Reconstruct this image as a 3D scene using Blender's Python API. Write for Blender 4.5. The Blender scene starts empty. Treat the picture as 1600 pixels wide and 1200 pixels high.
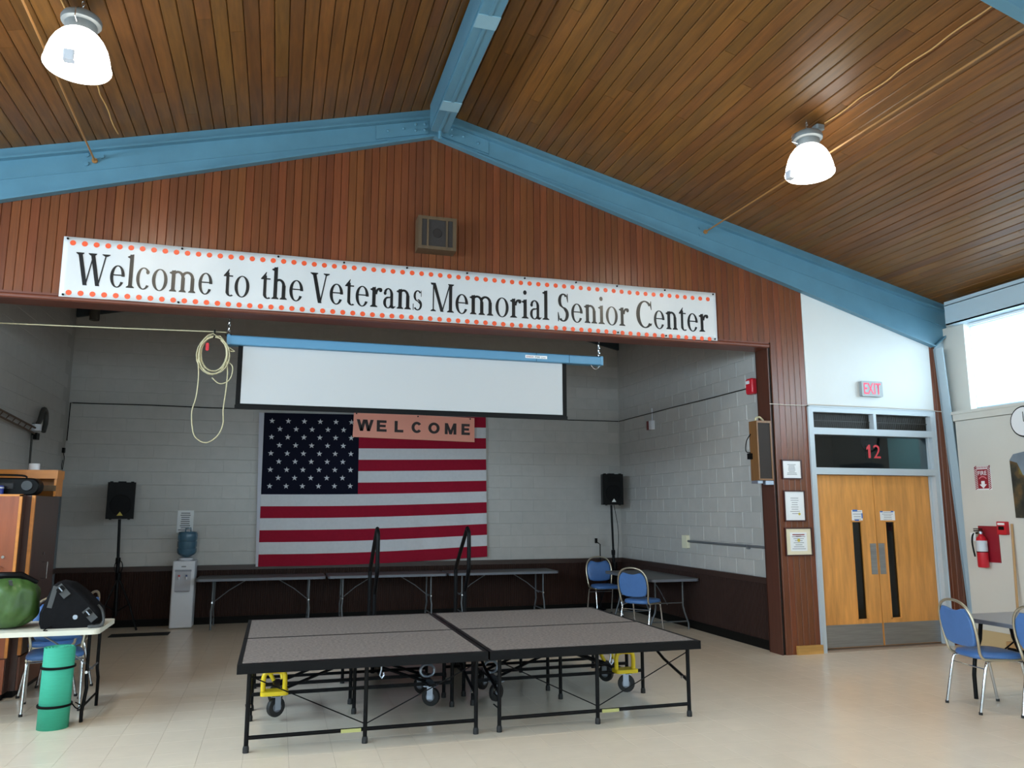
import bpy, math, random
from mathutils import Vector, Matrix
random.seed(7)
S = bpy.context.scene
COL = S.collection
PI = math.pi

# ------------------------------------------------------------------ camera, world, big lights, exposure
cam = bpy.data.cameras.new('camera')
cam.sensor_width = 36.0
cam.lens = 36.0 * 1225.3 / 1600.0
cam.clip_start = 0.05
camo = bpy.data.objects.new('camera', cam)
COL.objects.link(camo)
camo.location = (0, 0, 1.633)
camo.rotation_euler = (PI / 2 + 0.1587, 0, -0.2878)
S.camera = camo

W = bpy.data.worlds.new('world')
S.world = W
W.use_nodes = True
bg = W.node_tree.nodes['Background']
bg.inputs[0].default_value = (0.80, 0.90, 1.0, 1)
bg.inputs[1].default_value = 5.0

def area_light(name, loc, rot, sx, sy, power, color):
    l = bpy.data.lights.new(name, 'AREA')
    l.shape = 'RECTANGLE'
    l.size, l.size_y, l.energy, l.color = sx, sy, power, color
    o = bpy.data.objects.new(name, l)
    o.location, o.rotation_euler = loc, rot
    COL.objects.link(o)
    return o

# daylight outside the three glazed strips of the hall (right, left, rear)
area_light('daylight_right', (8.75, 1.0, 3.55), (0, PI / 2, 0), 1.5, 14.2, 950, (0.84, 0.90, 1.0))
area_light('daylight_left', (-5.95, 0.9, 3.55), (0, -PI / 2, 0), 1.5, 14.0, 2400, (0.85, 0.89, 1.0))
area_light('daylight_rear', (1.45, -6.6, 2.2), (PI / 2, 0, 0), 11.0, 2.2, 150, (0.92, 0.94, 1.0))
LAMP_GLOW = 7.0
LENS_GLOW = 102.0

S.view_settings.view_transform = 'Standard'
S.view_settings.look = 'None'
S.view_settings.exposure = 0.0
S.view_settings.gamma = 1.0
S.view_settings.use_curve_mapping = False
S.cycles.max_bounces = 8
S.cycles.diffuse_bounces = 5
S.cycles.glossy_bounces = 4
S.cycles.transparent_max_bounces = 12
S.cycles.sample_clamp_indirect = 6.0
S.cycles.use_denoising = True
S.cycles.caustics_reflective = False
S.cycles.caustics_refractive = False

# ------------------------------------------------------------------ materials
def lin(c):
    return tuple((x / 12.92 if x <= 0.04045 else ((x + 0.055) / 1.055) ** 2.4) for x in (v / 255.0 for v in c)) + (1.0,)

def M(name, rgb, rough=0.5, metal=0.0, var=0.0, noise=None, bump=0.0, emit=0.0, spec=0.5, trans=0.0, coat=0.0, hue=0.0):
    """noise = (scale, amount, (stretch x, y, z)); var = per-object value spread"""
    m = bpy.data.materials.new(name)
    m.use_nodes = True
    nt = m.node_tree
    N, L = nt.nodes, nt.links
    p = N['Principled BSDF']
    c = lin(rgb)
    p.inputs['Base Color'].default_value = c
    p.inputs['Roughness'].default_value = rough
    p.inputs['Metallic'].default_value = metal
    p.inputs['Specular IOR Level'].default_value = spec
    p.inputs['Transmission Weight'].default_value = trans
    p.inputs['Coat Weight'].default_value = coat
    src = None
    if noise or var:
        info = N.new('ShaderNodeObjectInfo')
    if noise:
        sc, amt, st = noise
        tc = N.new('ShaderNodeTexCoord')
        mp = N.new('ShaderNodeMapping')
        mp.inputs['Scale'].default_value = st
        L.new(tc.outputs['Object'], mp.inputs['Vector'])
        if var:
            mu = N.new('ShaderNodeMath'); mu.operation = 'MULTIPLY'; mu.inputs[1].default_value = 61.0
            L.new(info.outputs['Random'], mu.inputs[0])
            cb = N.new('ShaderNodeCombineXYZ')
            L.new(mu.outputs[0], cb.inputs[0]); L.new(mu.outputs[0], cb.inputs[2])
            L.new(cb.outputs[0], mp.inputs['Location'])
        nz = N.new('ShaderNodeTexNoise')
        nz.inputs['Scale'].default_value = sc
        nz.inputs['Detail'].default_value = 5.0
        nz.inputs['Roughness'].default_value = 0.6
        L.new(mp.outputs[0], nz.inputs['Vector'])
        mr = N.new('ShaderNodeMapRange')
        mr.inputs[1].default_value, mr.inputs[2].default_value = 0.3, 0.7
        mr.inputs[3].default_value, mr.inputs[4].default_value = 1 - amt, 1 + amt
        L.new(nz.outputs['Fac'], mr.inputs[0])
        hs = N.new('ShaderNodeHueSaturation')
        hs.inputs['Color'].default_value = c
        L.new(mr.outputs[0], hs.inputs['Value'])
        src = hs.outputs[0]
        if bump:
            b = N.new('ShaderNodeBump')
            b.inputs['Strength'].default_value = bump
            b.inputs['Distance'].default_value = 0.01
            L.new(nz.outputs['Fac'], b.inputs['Height'])
            L.new(b.outputs[0], p.inputs['Normal'])
    if var:
        h2 = N.new('ShaderNodeHueSaturation')
        if src: L.new(src, h2.inputs['Color'])
        else: h2.inputs['Color'].default_value = c
        r2 = N.new('ShaderNodeMapRange')
        r2.inputs[3].default_value, r2.inputs[4].default_value = 1 - var, 1 + var
        L.new(info.outputs['Random'], r2.inputs[0])
        L.new(r2.outputs[0], h2.inputs['Value'])
        if hue:
            m3 = N.new('ShaderNodeMath'); m3.operation = 'MULTIPLY'; m3.inputs[1].default_value = 7.31
            f3 = N.new('ShaderNodeMath'); f3.operation = 'FRACT'
            L.new(info.outputs['Random'], m3.inputs[0]); L.new(m3.outputs[0], f3.inputs[0])
            r3 = N.new('ShaderNodeMapRange')
            r3.inputs[3].default_value, r3.inputs[4].default_value = 0.5 - hue, 0.5 + hue
            L.new(f3.outputs[0], r3.inputs[0]); L.new(r3.outputs[0], h2.inputs['Hue'])
        src = h2.outputs[0]
    if src: L.new(src, p.inputs['Base Color'])
    if emit:
        p.inputs['Emission Color'].default_value = c
        p.inputs['Emission Strength'].default_value = emit
    return m

def glass_mat(name, tint, gloss=1.0):
    m = bpy.data.materials.new(name)
    m.use_nodes = True
    N, L = m.node_tree.nodes, m.node_tree.links
    for n in list(N): N.remove(n)
    out = N.new('ShaderNodeOutputMaterial')
    t = N.new('ShaderNodeBsdfTransparent'); t.inputs[0].default_value = lin(tint)
    g = N.new('ShaderNodeBsdfGlossy'); g.inputs['Roughness'].default_value = 0.03
    lw = N.new('ShaderNodeLayerWeight'); lw.inputs[0].default_value = 0.5
    pw = N.new('ShaderNodeMath'); pw.operation = 'POWER'; pw.inputs[1].default_value = 5.0
    fr = N.new('ShaderNodeMath'); fr.operation = 'MULTIPLY_ADD'; fr.inputs[1].default_value = 0.9; fr.inputs[2].default_value = 0.04
    L.new(lw.outputs['Facing'], pw.inputs[0]); L.new(pw.outputs[0], fr.inputs[0])
    mx = N.new('ShaderNodeMixShader')
    L.new(fr.outputs[0], mx.inputs[0]); L.new(t.outputs[0], mx.inputs[1]); L.new(g.outputs[0], mx.inputs[2])
    L.new(mx.outputs[0], out.inputs[0])
    return m

def glow_mat(name, rgb, strength):
    m = bpy.data.materials.new(name)
    m.use_nodes = True
    N, L = m.node_tree.nodes, m.node_tree.links
    for n in list(N): N.remove(n)
    out = N.new('ShaderNodeOutputMaterial')
    e = N.new('ShaderNodeEmission'); e.inputs[0].default_value = lin(rgb); e.inputs[1].default_value = strength
    L.new(e.outputs[0], out.inputs[0])
    return m

m_plank = M('stained_ceiling_plank', (114, 74, 30), 0.42, var=0.16, hue=0.006, noise=(3.0, 0.28, (9, 0.7, 9)), bump=0.12)
m_board = M('redwood_board', (106, 57, 30), 0.33, var=0.18, hue=0.005, noise=(4.0, 0.22, (14, 14, 0.5)), bump=0.08)
m_darkgap = M('dark_gap', (22, 14, 10), 0.9)
m_blue = M('blue_beam_paint', (88, 132, 153), 0.40, noise=(3.0, 0.08, (1, 1, 1)))
m_blue_light = M('pale_blue_paint', (176, 196, 208), 0.45)
m_white_wall = M('white_wall_paint', (206, 207, 206), 0.6, noise=(1.2, 0.03, (1, 1, 1)))
m_cream_wall = M('cream_wall_paint', (205, 203, 196), 0.6, noise=(1.0, 0.03, (1, 1, 1)))
m_block = M('painted_block', (178, 175, 172), 0.36, var=0.02, noise=(6.0, 0.05, (1, 1, 1)), bump=0.12)
m_mortar = M('painted_mortar', (170, 168, 165), 0.5)
m_tan = M('tan_base_paint', (192, 170, 130), 0.5)
m_wains = M('dark_brown_beadboard', (48, 30, 25), 0.55, spec=.15, noise=(4, 0.2, (8, 8, 0.6)))
m_cap = M('dark_brown_rail', (52, 33, 27), 0.45, noise=(4, 0.2, (1, 8, 8)))
m_black_base = M('black_cove_base', (14, 13, 12), 0.6, spec=.12)
m_tile = M('beige_vinyl_tile', (232, 219, 201), 0.24, var=0.007, noise=(5.0, 0.03, (1, 1, 1)), spec=0.5)
m_grout = M('tile_joint', (150, 138, 116), 0.7)
m_banner = M('white_vinyl_banner', (200, 201, 203), 0.38, noise=(2.5, 0.03, (1, 1, 1)))
m_ink = M('black_print', (16, 16, 18), 0.3)
m_orange_dot = M('orange_print', (226, 84, 44), 0.4)
m_screen = M('screen_fabric', (186, 188, 191), 0.8)
m_black = M('black_plastic', (11, 11, 12), 0.45, spec=.12)
m_black_metal = M('black_enamel_steel', (15, 15, 17), 0.42, spec=.12)
m_darkgrey = M('dark_grey_cloth', (42, 42, 44), 0.9, noise=(60, 0.3, (1, 1, 1)))
m_case_blue = M('screen_case_blue', (86, 138, 172), 0.4)
m_red_fab = M('red_cloth', (148, 16, 44), 0.8, spec=.2, noise=(20, 0.06, (1, 1, 1)))
m_white_fab = M('white_cloth', (205, 205, 210), 0.75, noise=(20, 0.04, (1, 1, 1)))
m_navy_fab = M('navy_cloth', (14, 16, 34), 0.85, spec=.15, noise=(20, 0.06, (1, 1, 1)))
m_pink = M('salmon_paper', (255, 172, 152), 0.7)
m_paper = M('white_paper', (230, 231, 234), 0.7)
m_cream_paper = M('cream_mat_board', (228, 218, 192), 0.7)
m_greyink = M('grey_print', (120, 122, 128), 0.7)
m_redink = M('red_print', (150, 40, 52), 0.7)
m_mahog = M('mahogany_frame', (58, 20, 20), 0.3)
m_oak = M('oak_veneer_door', (216, 150, 78), 0.38, var=0.05, noise=(2.2, 0.2, (7, 7, 0.8)), bump=0.05)
m_steel = M('brushed_steel', (150, 152, 154), 0.36, metal=0.75, noise=(8, 0.12, (0.4, 1, 9)))
m_frame_grey = M('grey_door_frame', (182, 192, 200), 0.45)
m_glass = glass_mat('clear_glass', (225, 236, 238))
m_glass_dark = glass_mat('wired_dark_glass', (170, 182, 184))
m_louvre = M('dark_louvre', (40, 34, 26), 0.5)
m_red = M('red_enamel', (190, 26, 44), 0.35)
m_darkred = M('dark_red_board', (140, 18, 36), 0.5)
m_chrome = M('chrome_tube', (205, 207, 210), 0.14, metal=1.0)
m_champ = M('champagne_tube', (196, 186, 164), 0.28, metal=0.8)
m_blue_vinyl = M('blue_vinyl', (72, 112, 170), 0.40, noise=(14, 0.05, (1, 1, 1)))
m_table_grey = M('grey_table_laminate', (150, 152, 154), 0.45)
m_table_dark = M('charcoal_table_laminate', (92, 95, 98), 0.5)
m_table_edge = M('grey_table_edge', (104, 108, 118), 0.5)
m_table_white = M('cream_plastic_table', (222, 218, 204), 0.45)
m_carpet = M('grey_brown_carpet', (122, 113, 109), 0.95, noise=(45, 0.4, (1, 1, 1)), bump=0.3)
m_yellow = M('yellow_enamel', (226, 196, 28), 0.4)
m_rubber = M('black_rubber', (22, 22, 24), 0.6)
m_wheel_grey = M('grey_rubber', (110, 114, 124), 0.6)
m_zinc = M('zinc_plate', (170, 180, 196), 0.3, metal=0.8)
m_teal = M('teal_foam', (52, 164, 136), 0.75, noise=(90, 0.06, (0.15, 0.15, 1)))
m_green = M('green_nylon', (62, 92, 44), 0.42, noise=(7, 0.28, (1, 1, 1)), bump=0.5)
m_blacknyl = M('black_nylon', (17, 17, 20), 0.75, spec=.12, noise=(40, 0.2, (1, 1, 1)), bump=0.2)
m_strap = M('grey_webbing', (72, 74, 76), 0.8)
m_cherry = M('cherry_veneer', (142, 74, 44), 0.3, noise=(2.5, 0.25, (5, 5, 0.7)))
m_dkcherry = M('dark_cherry_veneer', (66, 40, 32), 0.35, noise=(2.5, 0.22, (5, 5, 0.7)))
m_orange_wood = M('orange_pine', (200, 126, 52), 0.4, noise=(3, 0.12, (0.7, 6, 6)))
m_white_plastic = M('white_plastic', (214, 216, 224), 0.4)
m_bottle = M('blue_water_bottle', (96, 140, 168), 0.12, trans=0.55)
m_grey_metal = M('grey_painted_steel', (106, 112, 118), 0.5)
m_grille = M('brown_black_grille', (48, 42, 40), 0.9, noise=(120, 0.3, (1, 1, 1)))
m_spk_wood = M('walnut_speaker_box', (120, 82, 46), 0.45, noise=(4, 0.2, (8, 8, 0.7)))
m_olive = M('olive_grey_wood', (84, 66, 46), 0.5, noise=(4, 0.2, (8, 8, 0.7)))
m_rope = M('cream_rope', (186, 177, 144), 0.7)
m_conduit = M('grey_conduit', (120, 124, 130), 0.4, metal=0.5)
m_rod = M('tan_rod', (158, 112, 62), 0.5)
m_tanwire = M('tan_cable', (196, 150, 90), 0.6)
m_lampmetal = M('lamp_grey_cast', (132, 138, 140), 0.45, metal=0.3)
m_shade_glow = glow_mat('lit_prismatic_shade', (255, 250, 240), LAMP_GLOW)
m_lens_glow = glow_mat('lit_lens', (255, 240, 212), LENS_GLOW)
m_exit_grey = M('exit_sign_plate', (150, 156, 160), 0.5)
m_exit_red = M('exit_letters_lit', (235, 40, 80), 0.5, emit=0.6)
m_num_red = M('red_number', (196, 44, 52), 0.5)
m_bristle = M('broom_handle_wood', (176, 138, 92), 0.55)
m_bluetape = M('blue_tape', (54, 110, 190), 0.6)
m_logo_gold = M('gold_emblem', (196, 176, 70), 0.5)
m_logo_white = M('white_emblem', (235, 235, 230), 0.5)
m_reflect_teal = M('teal_reflection_paint', (130, 180, 186), 0.6)
m_corr_dark = M('dark_corridor', (52, 54, 56), 0.8)
m_blind = M('white_blind_slat', (235, 240, 244), 0.6)
m_pinewood = M('raw_pine_block', (186, 140, 74), 0.6, noise=(3, 0.2, (0.7, 6, 6)))
m_sky_cloth = None

# ------------------------------------------------------------------ mesh helpers
class MB:
    def __init__(self): self.v = []; self.f = []
    def add(self, vs, fs, mat=None):
        n = len(self.v)
        for p in vs:
            p = Vector(p)
            self.v.append(mat @ p if mat else p)
        self.f += [tuple(i + n for i in f) for f in fs]
        return self
    def box(self, x0, x1, y0, y1, z0, z1, mat=None):
        vs = [(x0, y0, z0), (x1, y0, z0), (x1, y1, z0), (x0, y1, z0), (x0, y0, z1), (x1, y0, z1), (x1, y1, z1), (x0, y1, z1)]
        return self.add(vs, [(3, 2, 1, 0), (4, 5, 6, 7), (0, 1, 5, 4), (1, 2, 6, 5), (2, 3, 7, 6), (3, 0, 4, 7)], mat)
    def rbox(self, x0, x1, y0, y1, z0, z1, r, seg=4, axis='z', b=0.0, mat=None):
        """box with corners rounded about one axis and optional small chamfer b"""
        dims = {'z': (x0, x1, y0, y1, z0, z1), 'y': (x0, x1, z0, z1, y0, y1), 'x': (y0, y1, z0, z1, x0, x1)}[axis]
        a0, a1, b0, b1, c0, c1 = dims
        def ring(ins, c):
            out = []
            rr = max(r - ins, 0.0005)
            for cx, cy, st in ((a1 - r, b1 - r, 0), (a0 + r, b1 - r, PI / 2), (a0 + r, b0 + r, PI), (a1 - r, b0 + r, 1.5 * PI)):
                for k in range(seg + 1):
                    t = st + k * PI / 2 / seg
                    out.append((cx + rr * math.cos(t), cy + rr * math.sin(t), c))
            return out
        rings = [ring(b, c0), ring(0, c0 + b), ring(0, c1 - b), ring(b, c1)] if b else [ring(0, c0), ring(0, c1)]
        conv = {'z': lambda p: p, 'y': lambda p: (p[0], p[2], p[1]), 'x': lambda p: (p[2], p[0], p[1])}[axis]
        n = len(rings[0]); vs = []; fs = []
        for rg in rings: vs += [conv(p) for p in rg]
        for k in range(len(rings) - 1):
            for i in range(n):
                j = (i + 1) % n
                fs.append((k * n + i, k * n + j, (k + 1) * n + j, (k + 1) * n + i))
        fs.append(tuple(reversed(range(n)))); fs.append(tuple(range((len(rings) - 1) * n, len(rings) * n)))
        return self.add(vs, fs, mat)
    def prism(self, pts, axis, a, b, mat=None):
        n = len(pts)
        cv = {'y': lambda p, t: (p[0], t, p[1]), 'x': lambda p, t: (t, p[0], p[1]), 'z': lambda p, t: (p[0], p[1], t)}[axis]
        vs = [cv(p, a) for p in pts] + [cv(p, b) for p in pts]
        fs = [tuple(range(n)), tuple(reversed(range(n, 2 * n)))] + [(i, n + i, n + (i + 1) % n, (i + 1) % n) for i in range(n)]
        return self.add(vs, fs, mat)
    def tube(self, path, r, n=8, closed=False, mat=None, flat=None):
        P = [Vector(p) for p in path]; m = len(P)
        rs = r if isinstance(r, (list, tuple)) else [r] * m
        T = []
        for i in range(m):
            if closed: t = P[(i + 1) % m] - P[i - 1]
            else: t = P[min(i + 1, m - 1)] - P[max(i - 1, 0)]
            T.append(t.normalized() if t.length > 1e-9 else Vector((0, 0, 1)))
        u = T[0].orthogonal().normalized()
        vs = []; fs = []
        for i in range(m):
            u = (u - T[i] * u.dot(T[i]))
            u = u.normalized() if u.length > 1e-6 else T[i].orthogonal().normalized()
            w = T[i].cross(u)
            for k in range(n):
                a = 2 * PI * k / n
                vs.append(P[i] + (u * math.cos(a) + w * math.sin(a)) * rs[i])
        for i in range(m if closed else m - 1):
            i2 = (i + 1) % m
            for k in range(n):
                k2 = (k + 1) % n
                fs.append((i * n + k, i * n + k2, i2 * n + k2, i2 * n + k))
        if not closed:
            fs.append(tuple(reversed(range(n)))); fs.append(tuple(range((m - 1) * n, m * n)))
        return self.add(vs, fs, mat)
    def lathe(self, prof, c=(0, 0, 0), n=24, axis='z', mat=None):
        """prof = [(radius, height)] bottom to top"""
        vs = []; fs = []
        for r, h in prof:
            for k in range(n):
                a = 2 * PI * k / n
                p = (r * math.cos(a), r * math.sin(a), h)
                if axis == 'x': p = (p[2], p[0], p[1])
                if axis == 'y': p = (p[1], p[2], p[0])
                vs.append((p[0] + c[0], p[1] + c[1], p[2] + c[2]))
        for i in range(len(prof) - 1):
            for k in range(n):
                k2 = (k + 1) % n
                fs.append((i * n + k, i * n + k2, (i + 1) * n + k2, (i + 1) * n + k))
        fs.append(tuple(reversed(range(n)))); fs.append(tuple(range((len(prof) - 1) * n, len(prof) * n)))
        return self.add(vs, fs, mat)
    def mesh(self, name, mat, smooth=False):
        me = bpy.data.meshes.new(name)
        me.from_pydata([tuple(p) for p in self.v], [], self.f)
        me.validate()
        if mat: me.materials.append(mat)
        if smooth:
            me.polygons.foreach_set('use_smooth', [True] * len(me.polygons))
            try: me.set_sharp_from_angle(angle=math.radians(smooth if smooth > 1 else 40))
            except Exception: pass
        me.update()
        return me
    def build(self, name, mat, parent=None, smooth=False):
        o = bpy.data.objects.new(name, self.mesh(name, mat, smooth))
        COL.objects.link(o)
        if parent: o.parent = parent
        return o

def T(o, label, cat, group=None):
    o['label'] = label; o['category'] = cat
    if group: o['group'] = group
    return o

def st(o, label=None):
    o['kind'] = 'structure'
    if label: o['label'] = label
    return o

def root(name, label, cat, loc=(0, 0, 0), rz=0.0, group=None):
    o = bpy.data.objects.new(name, None)
    o.empty_display_size = 0.1
    o.location = loc; o.rotation_euler = (0, 0, rz)
    COL.objects.link(o)
    return T(o, label, cat, group)

def copy_tree(o, loc=None, rz=None, label=None):
    def rec(a, parent):
        c = a.copy(); COL.objects.link(c)
        if parent: c.parent = parent
        for ch in kids.get(a.name, []): rec(ch, c)
        return c
    kids = {}
    for x in bpy.data.objects:
        if x.parent: kids.setdefault(x.parent.name, []).append(x)
    r = rec(o, None)
    if loc is not None: r.location = loc
    if rz is not None: r.rotation_euler = (0, 0, rz)
    if label: r['label'] = label
    return r

def bez(pts, n=8):
    """Catmull-Rom through points"""
    P = [Vector(p) for p in pts]; out = []
    for i in range(len(P) - 1):
        p0 = P[max(i - 1, 0)]; p1 = P[i]; p2 = P[i + 1]; p3 = P[min(i + 2, len(P) - 1)]
        for k in range(n):
            t = k / n
            out.append(0.5 * ((2 * p1) + (p2 - p0) * t + (2 * p0 - 5 * p1 + 4 * p2 - p3) * t * t + (3 * p1 - p0 - 3 * p2 + p3) * t ** 3))
    out.append(P[-1])
    return out

def text_obj(body, name, mat, org, ex, ez, w, h, parent=None, bold=0.0, spacing=1.0, depth=0.002, shear=0.0):
    """sans lettering scaled to w x h, lying in the plane org + ex*u + ez*v"""
    cu = bpy.data.curves.new(name, 'FONT')
    cu.body = body; cu.offset = bold; cu.space_character = spacing; cu.resolution_u = 3; cu.shear = shear
    o = bpy.data.objects.new(name, cu); COL.objects.link(o)
    dg = bpy.context.evaluated_depsgraph_get()
    me = bpy.data.meshes.new_from_object(o.evaluated_get(dg))
    bpy.data.objects.remove(o); bpy.data.curves.remove(cu)
    xs = [v.co.x for v in me.vertices]; ys = [v.co.y for v in me.vertices]
    x0, x1, y0, y1 = min(xs), max(xs), min(ys), max(ys)
    ex = Vector(ex).normalized(); ez = Vector(ez).normalized(); en = ex.cross(ez); org = Vector(org)
    for v in me.vertices:
        v.co = org + ex * ((v.co.x - x0) / (x1 - x0) * w) + ez * ((v.co.y - y0) / (y1 - y0) * h) + en * depth
    me.materials.clear(); me.materials.append(mat); me.name = name
    r = bpy.data.objects.new(name, me); COL.objects.link(r)
    if parent: r.parent = parent
    return r

# ------------------------------------------------------------------ setting: shell
XA = 1.46                                 # ridge
XL, XR = -5.4, 8.3                        # hall sides
YF, YB = 8.0, 12.5                        # stage wall, alcove back
AL, AR = -2.93, 5.65                      # alcove sides
JL, JR = -2.67, 5.57                      # opening jambs
ZL = 3.55                                 # opening lintel
TH = math.atan(0.25)
RZ = 5.985
def roof(x): return RZ - 0.25 * abs(x - XA)

# floor: slab plus tiles
fl = MB().box(XL, XR, -6.2, YB, -0.12, -0.002).build('floor', m_grout)
st(fl, 'beige vinyl tile floor running from the hall into the stage alcove')
TS = 0.292
tile_me = None
cells = []
for i in range(int((XR - XL) / TS) + 1):
    for j in range(int((YB + 6.2) / TS) + 1):
        x, y = XL + i * TS, -6.2 + j * TS
        cells.append((x, y))
def seen(x, y):
    r = Vector((x + TS / 2, y + TS / 2, -1.633))
    f = Vector((math.sin(.2878) * math.cos(.1587), math.cos(.2878) * math.cos(.1587), math.sin(.1587)))
    rt = Vector((math.cos(.2878), -math.sin(.2878), 0)); up = rt.cross(f)
    d = r.dot(f)
    if d < 1: return False
    px, py = 800 + 1225.3 * r.dot(rt) / d, 600 - 1225.3 * r.dot(up) / d
    return -40 < px < 1640 and py < 1225
vis = sorted([c for c in cells if seen(*c)], key=lambda c: c[0] ** 2 + c[1] ** 2)
near, far = vis[:300], [c for c in cells if c not in set(vis[:300])]
def tile_mb(x0, y0):
    g = 0.0004; c = 0.0005
    mb = MB()
    a0, a1, b0, b1 = x0 + g, x0 + TS - g, y0 + g, y0 + TS - g
    vs = [(a0, b0, -0.003), (a1, b0, -0.003), (a1, b1, -0.003), (a0, b1, -0.003),
          (a0 + c, b0 + c, 0), (a1 - c, b0 + c, 0), (a1 - c, b1 - c, 0), (a0 + c, b1 - c, 0)]
    mb.add(vs, [(4, 5, 6, 7), (0, 1, 5, 4), (1, 2, 6, 5), (2, 3, 7, 6), (3, 0, 4, 7)])
    return mb
tile_me = tile_mb(0, 0).mesh('tile', m_tile)
for x, y in near:
    o = bpy.data.objects.new('tile', tile_me); o.location = (x, y, 0); o.parent = fl; COL.objects.link(o)
fm = MB()
for x, y in far:
    t = tile_mb(x, y); fm.add(t.v, t.f)
o = fm.build('distant_tiles', m_tile, fl); o['kind'] = 'stuff'

# ceiling: backing slabs plus stained planks running lengthwise
cb = MB()
for s in (-1, 1):
    xe = XR + 0.2 if s > 0 else XL - 0.2
    cb.prism([(XA, roof(XA) + 0.03), (xe, roof(xe) + 0.03), (xe, roof(xe) + 0.2), (XA, roof(XA) + 0.2)], 'y', -6.4, YB + 0.2)
ce = st(cb.build('ceiling', m_darkgap), 'pitched plank ceiling in orange brown stain over the hall')
PW = 0.1205
for s in (-1, 1):
    u = 0.02
    while True:
        u1 = u + PW
        x1 = XA + s * u1 * math.cos(TH)
        if (s > 0 and x1 > XR + 0.1) or (s < 0 and x1 < XL - 0.1): break
        def pt(uu, d):
            return (XA + s * uu * math.cos(TH), RZ - uu * math.sin(TH) + d)
        g, c = 0.0024, 0.007
        prof = [pt(u + g + c, 0), pt(u1 - g - c, 0), pt(u1 - g, c), pt(u1 - g, 0.028), pt(u + g, 0.028), pt(u + g, c)]
        yj = random.uniform(3.9, 7.7)
        for a, b in ((-6.3, yj - 0.0012), (yj + 0.0012, 8.02)):
            MB().prism(prof, 'y', a, b).build('plank', m_plank, ce)
        u = u1
ac = MB()
for s in (-1, 1):
    xe = AR + 0.1 if s > 0 else AL - 0.1
    ac.prism([(XA, roof(XA)), (xe, roof(xe)), (xe, roof(xe) + 0.025), (XA, roof(XA) + 0.025)], 'y', 8.13, YB)
st(ac.build('ceiling.001', m_plank), 'plank ceiling inside the stage alcove')

# front wall: backing with the stage opening and the door opening, then redwood boards
XE, XF = 6.09, 7.96                       # door frame outer edges
wb = MB()
wb.prism([(XL, ZL + 0.07), (XE, ZL + 0.07), (XE, roof(XE) - 0.03), (XA, roof(XA) - 0.03), (XL, roof(XL) - 0.03)], 'y', 8.021, 8.12)
wb.box(JR + 0.012, XE, 8.021, 8.24, 0, ZL + 0.07)
wb.box(XL, JL, 8.021, 8.24, 0, ZL + 0.07)
wb.box(JL, JR, 8.021, 8.24, ZL + 0.07, ZL + 0.16)
wb.box(XF, XR, 8.021, 8.24, 0, 3.7)
wf = st(wb.build('wall_front', m_darkgap), 'stage wall clad in vertical redwood boards around a wide opening')
BW = 0.0788
def board(x0, z0, z1a, z1b):
    g, c = 0.0012, 0.005
    a, b = x0 + g, x0 + BW - g
    mb = MB()
    vs = [(a, 8.02, z0), (a, 8.0 + c, z0), (a + c, 8.0, z0), (b - c, 8.0, z0), (b, 8.0 + c, z0), (b, 8.02, z0),
          (a, 8.02, z1a), (a, 8.0 + c, z1a), (a + c, 8.0, z1a), (b - c, 8.0, z1b), (b, 8.0 + c, z1b), (b, 8.02, z1b)]
    fs = [(i, i + 1, i + 7, i + 6) for i in range(5)] + [(5, 4, 3, 2, 1, 0), (6, 7, 8, 9, 10, 11)]
    mb.add(vs, fs)
    return mb.build('board', m_board, wf)
nb = 0
x = XE - BW
while x > XL:
    z0 = 0.0 if (x > JR - 0.03 or x + BW < JL + 0.02) else ZL + 0.07
    xx = max(x, JR) if x > JR - 0.05 else x
    board(x, z0, roof(x) - 0.12, roof(x + BW) - 0.12)
    x -= BW; nb += 1
x = XF + 0.004
while x < XR - 0.02:
    board(x, 0, 3.72, 3.68); x += BW
# white plaster panel over the door, inside the gable
wp = MB().prism([(XE, 2.86), (XF + 0.02, 2.86), (XF + 0.02, roof(XF) - 0.1), (XE, roof(XE) - 0.1)], 'y', 7.995, 8.12)
wp.build('plaster_panel', m_white_wall, wf)['label'] = 'smooth white plaster panel above the double door'
# jamb and lintel trims
jm = MB().box(JR, JR + 0.012, 8.004, 8.25, 0, ZL).box(JR - 0.0, JR + 0.06, 8.24, 8.255, 0, ZL)
st(jm.build('trim_1', M('jamb_wood', (78, 42, 30), 0.45, noise=(4, 0.2, (14, 14, 0.5)))), 'dark wood side lining of the stage opening')
lt = MB().box(JL, JR, 7.985, 8.25, ZL, ZL + 0.022)
lt.add([], [])
lt.rbox(JL, JR + 0.01, 7.962, 8.01, ZL + 0.002, ZL + 0.046, 0.018, 4, 'x')
lt.box(JL, JR + 0.01, 7.978, 8.02, ZL + 0.048, ZL + 0.068)
st(lt.build('trim_2', M('lintel_wood', (104, 54, 38), 0.4, noise=(4, 0.2, (0.5, 14, 14)))), 'reddish wood moulding along the top of the stage opening')
st(MB().box(JL - 0.012, JL, 8.004, 8.25, 0, ZL).build('trim_3', m_cap), 'dark wood left lining of the stage opening')

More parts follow.
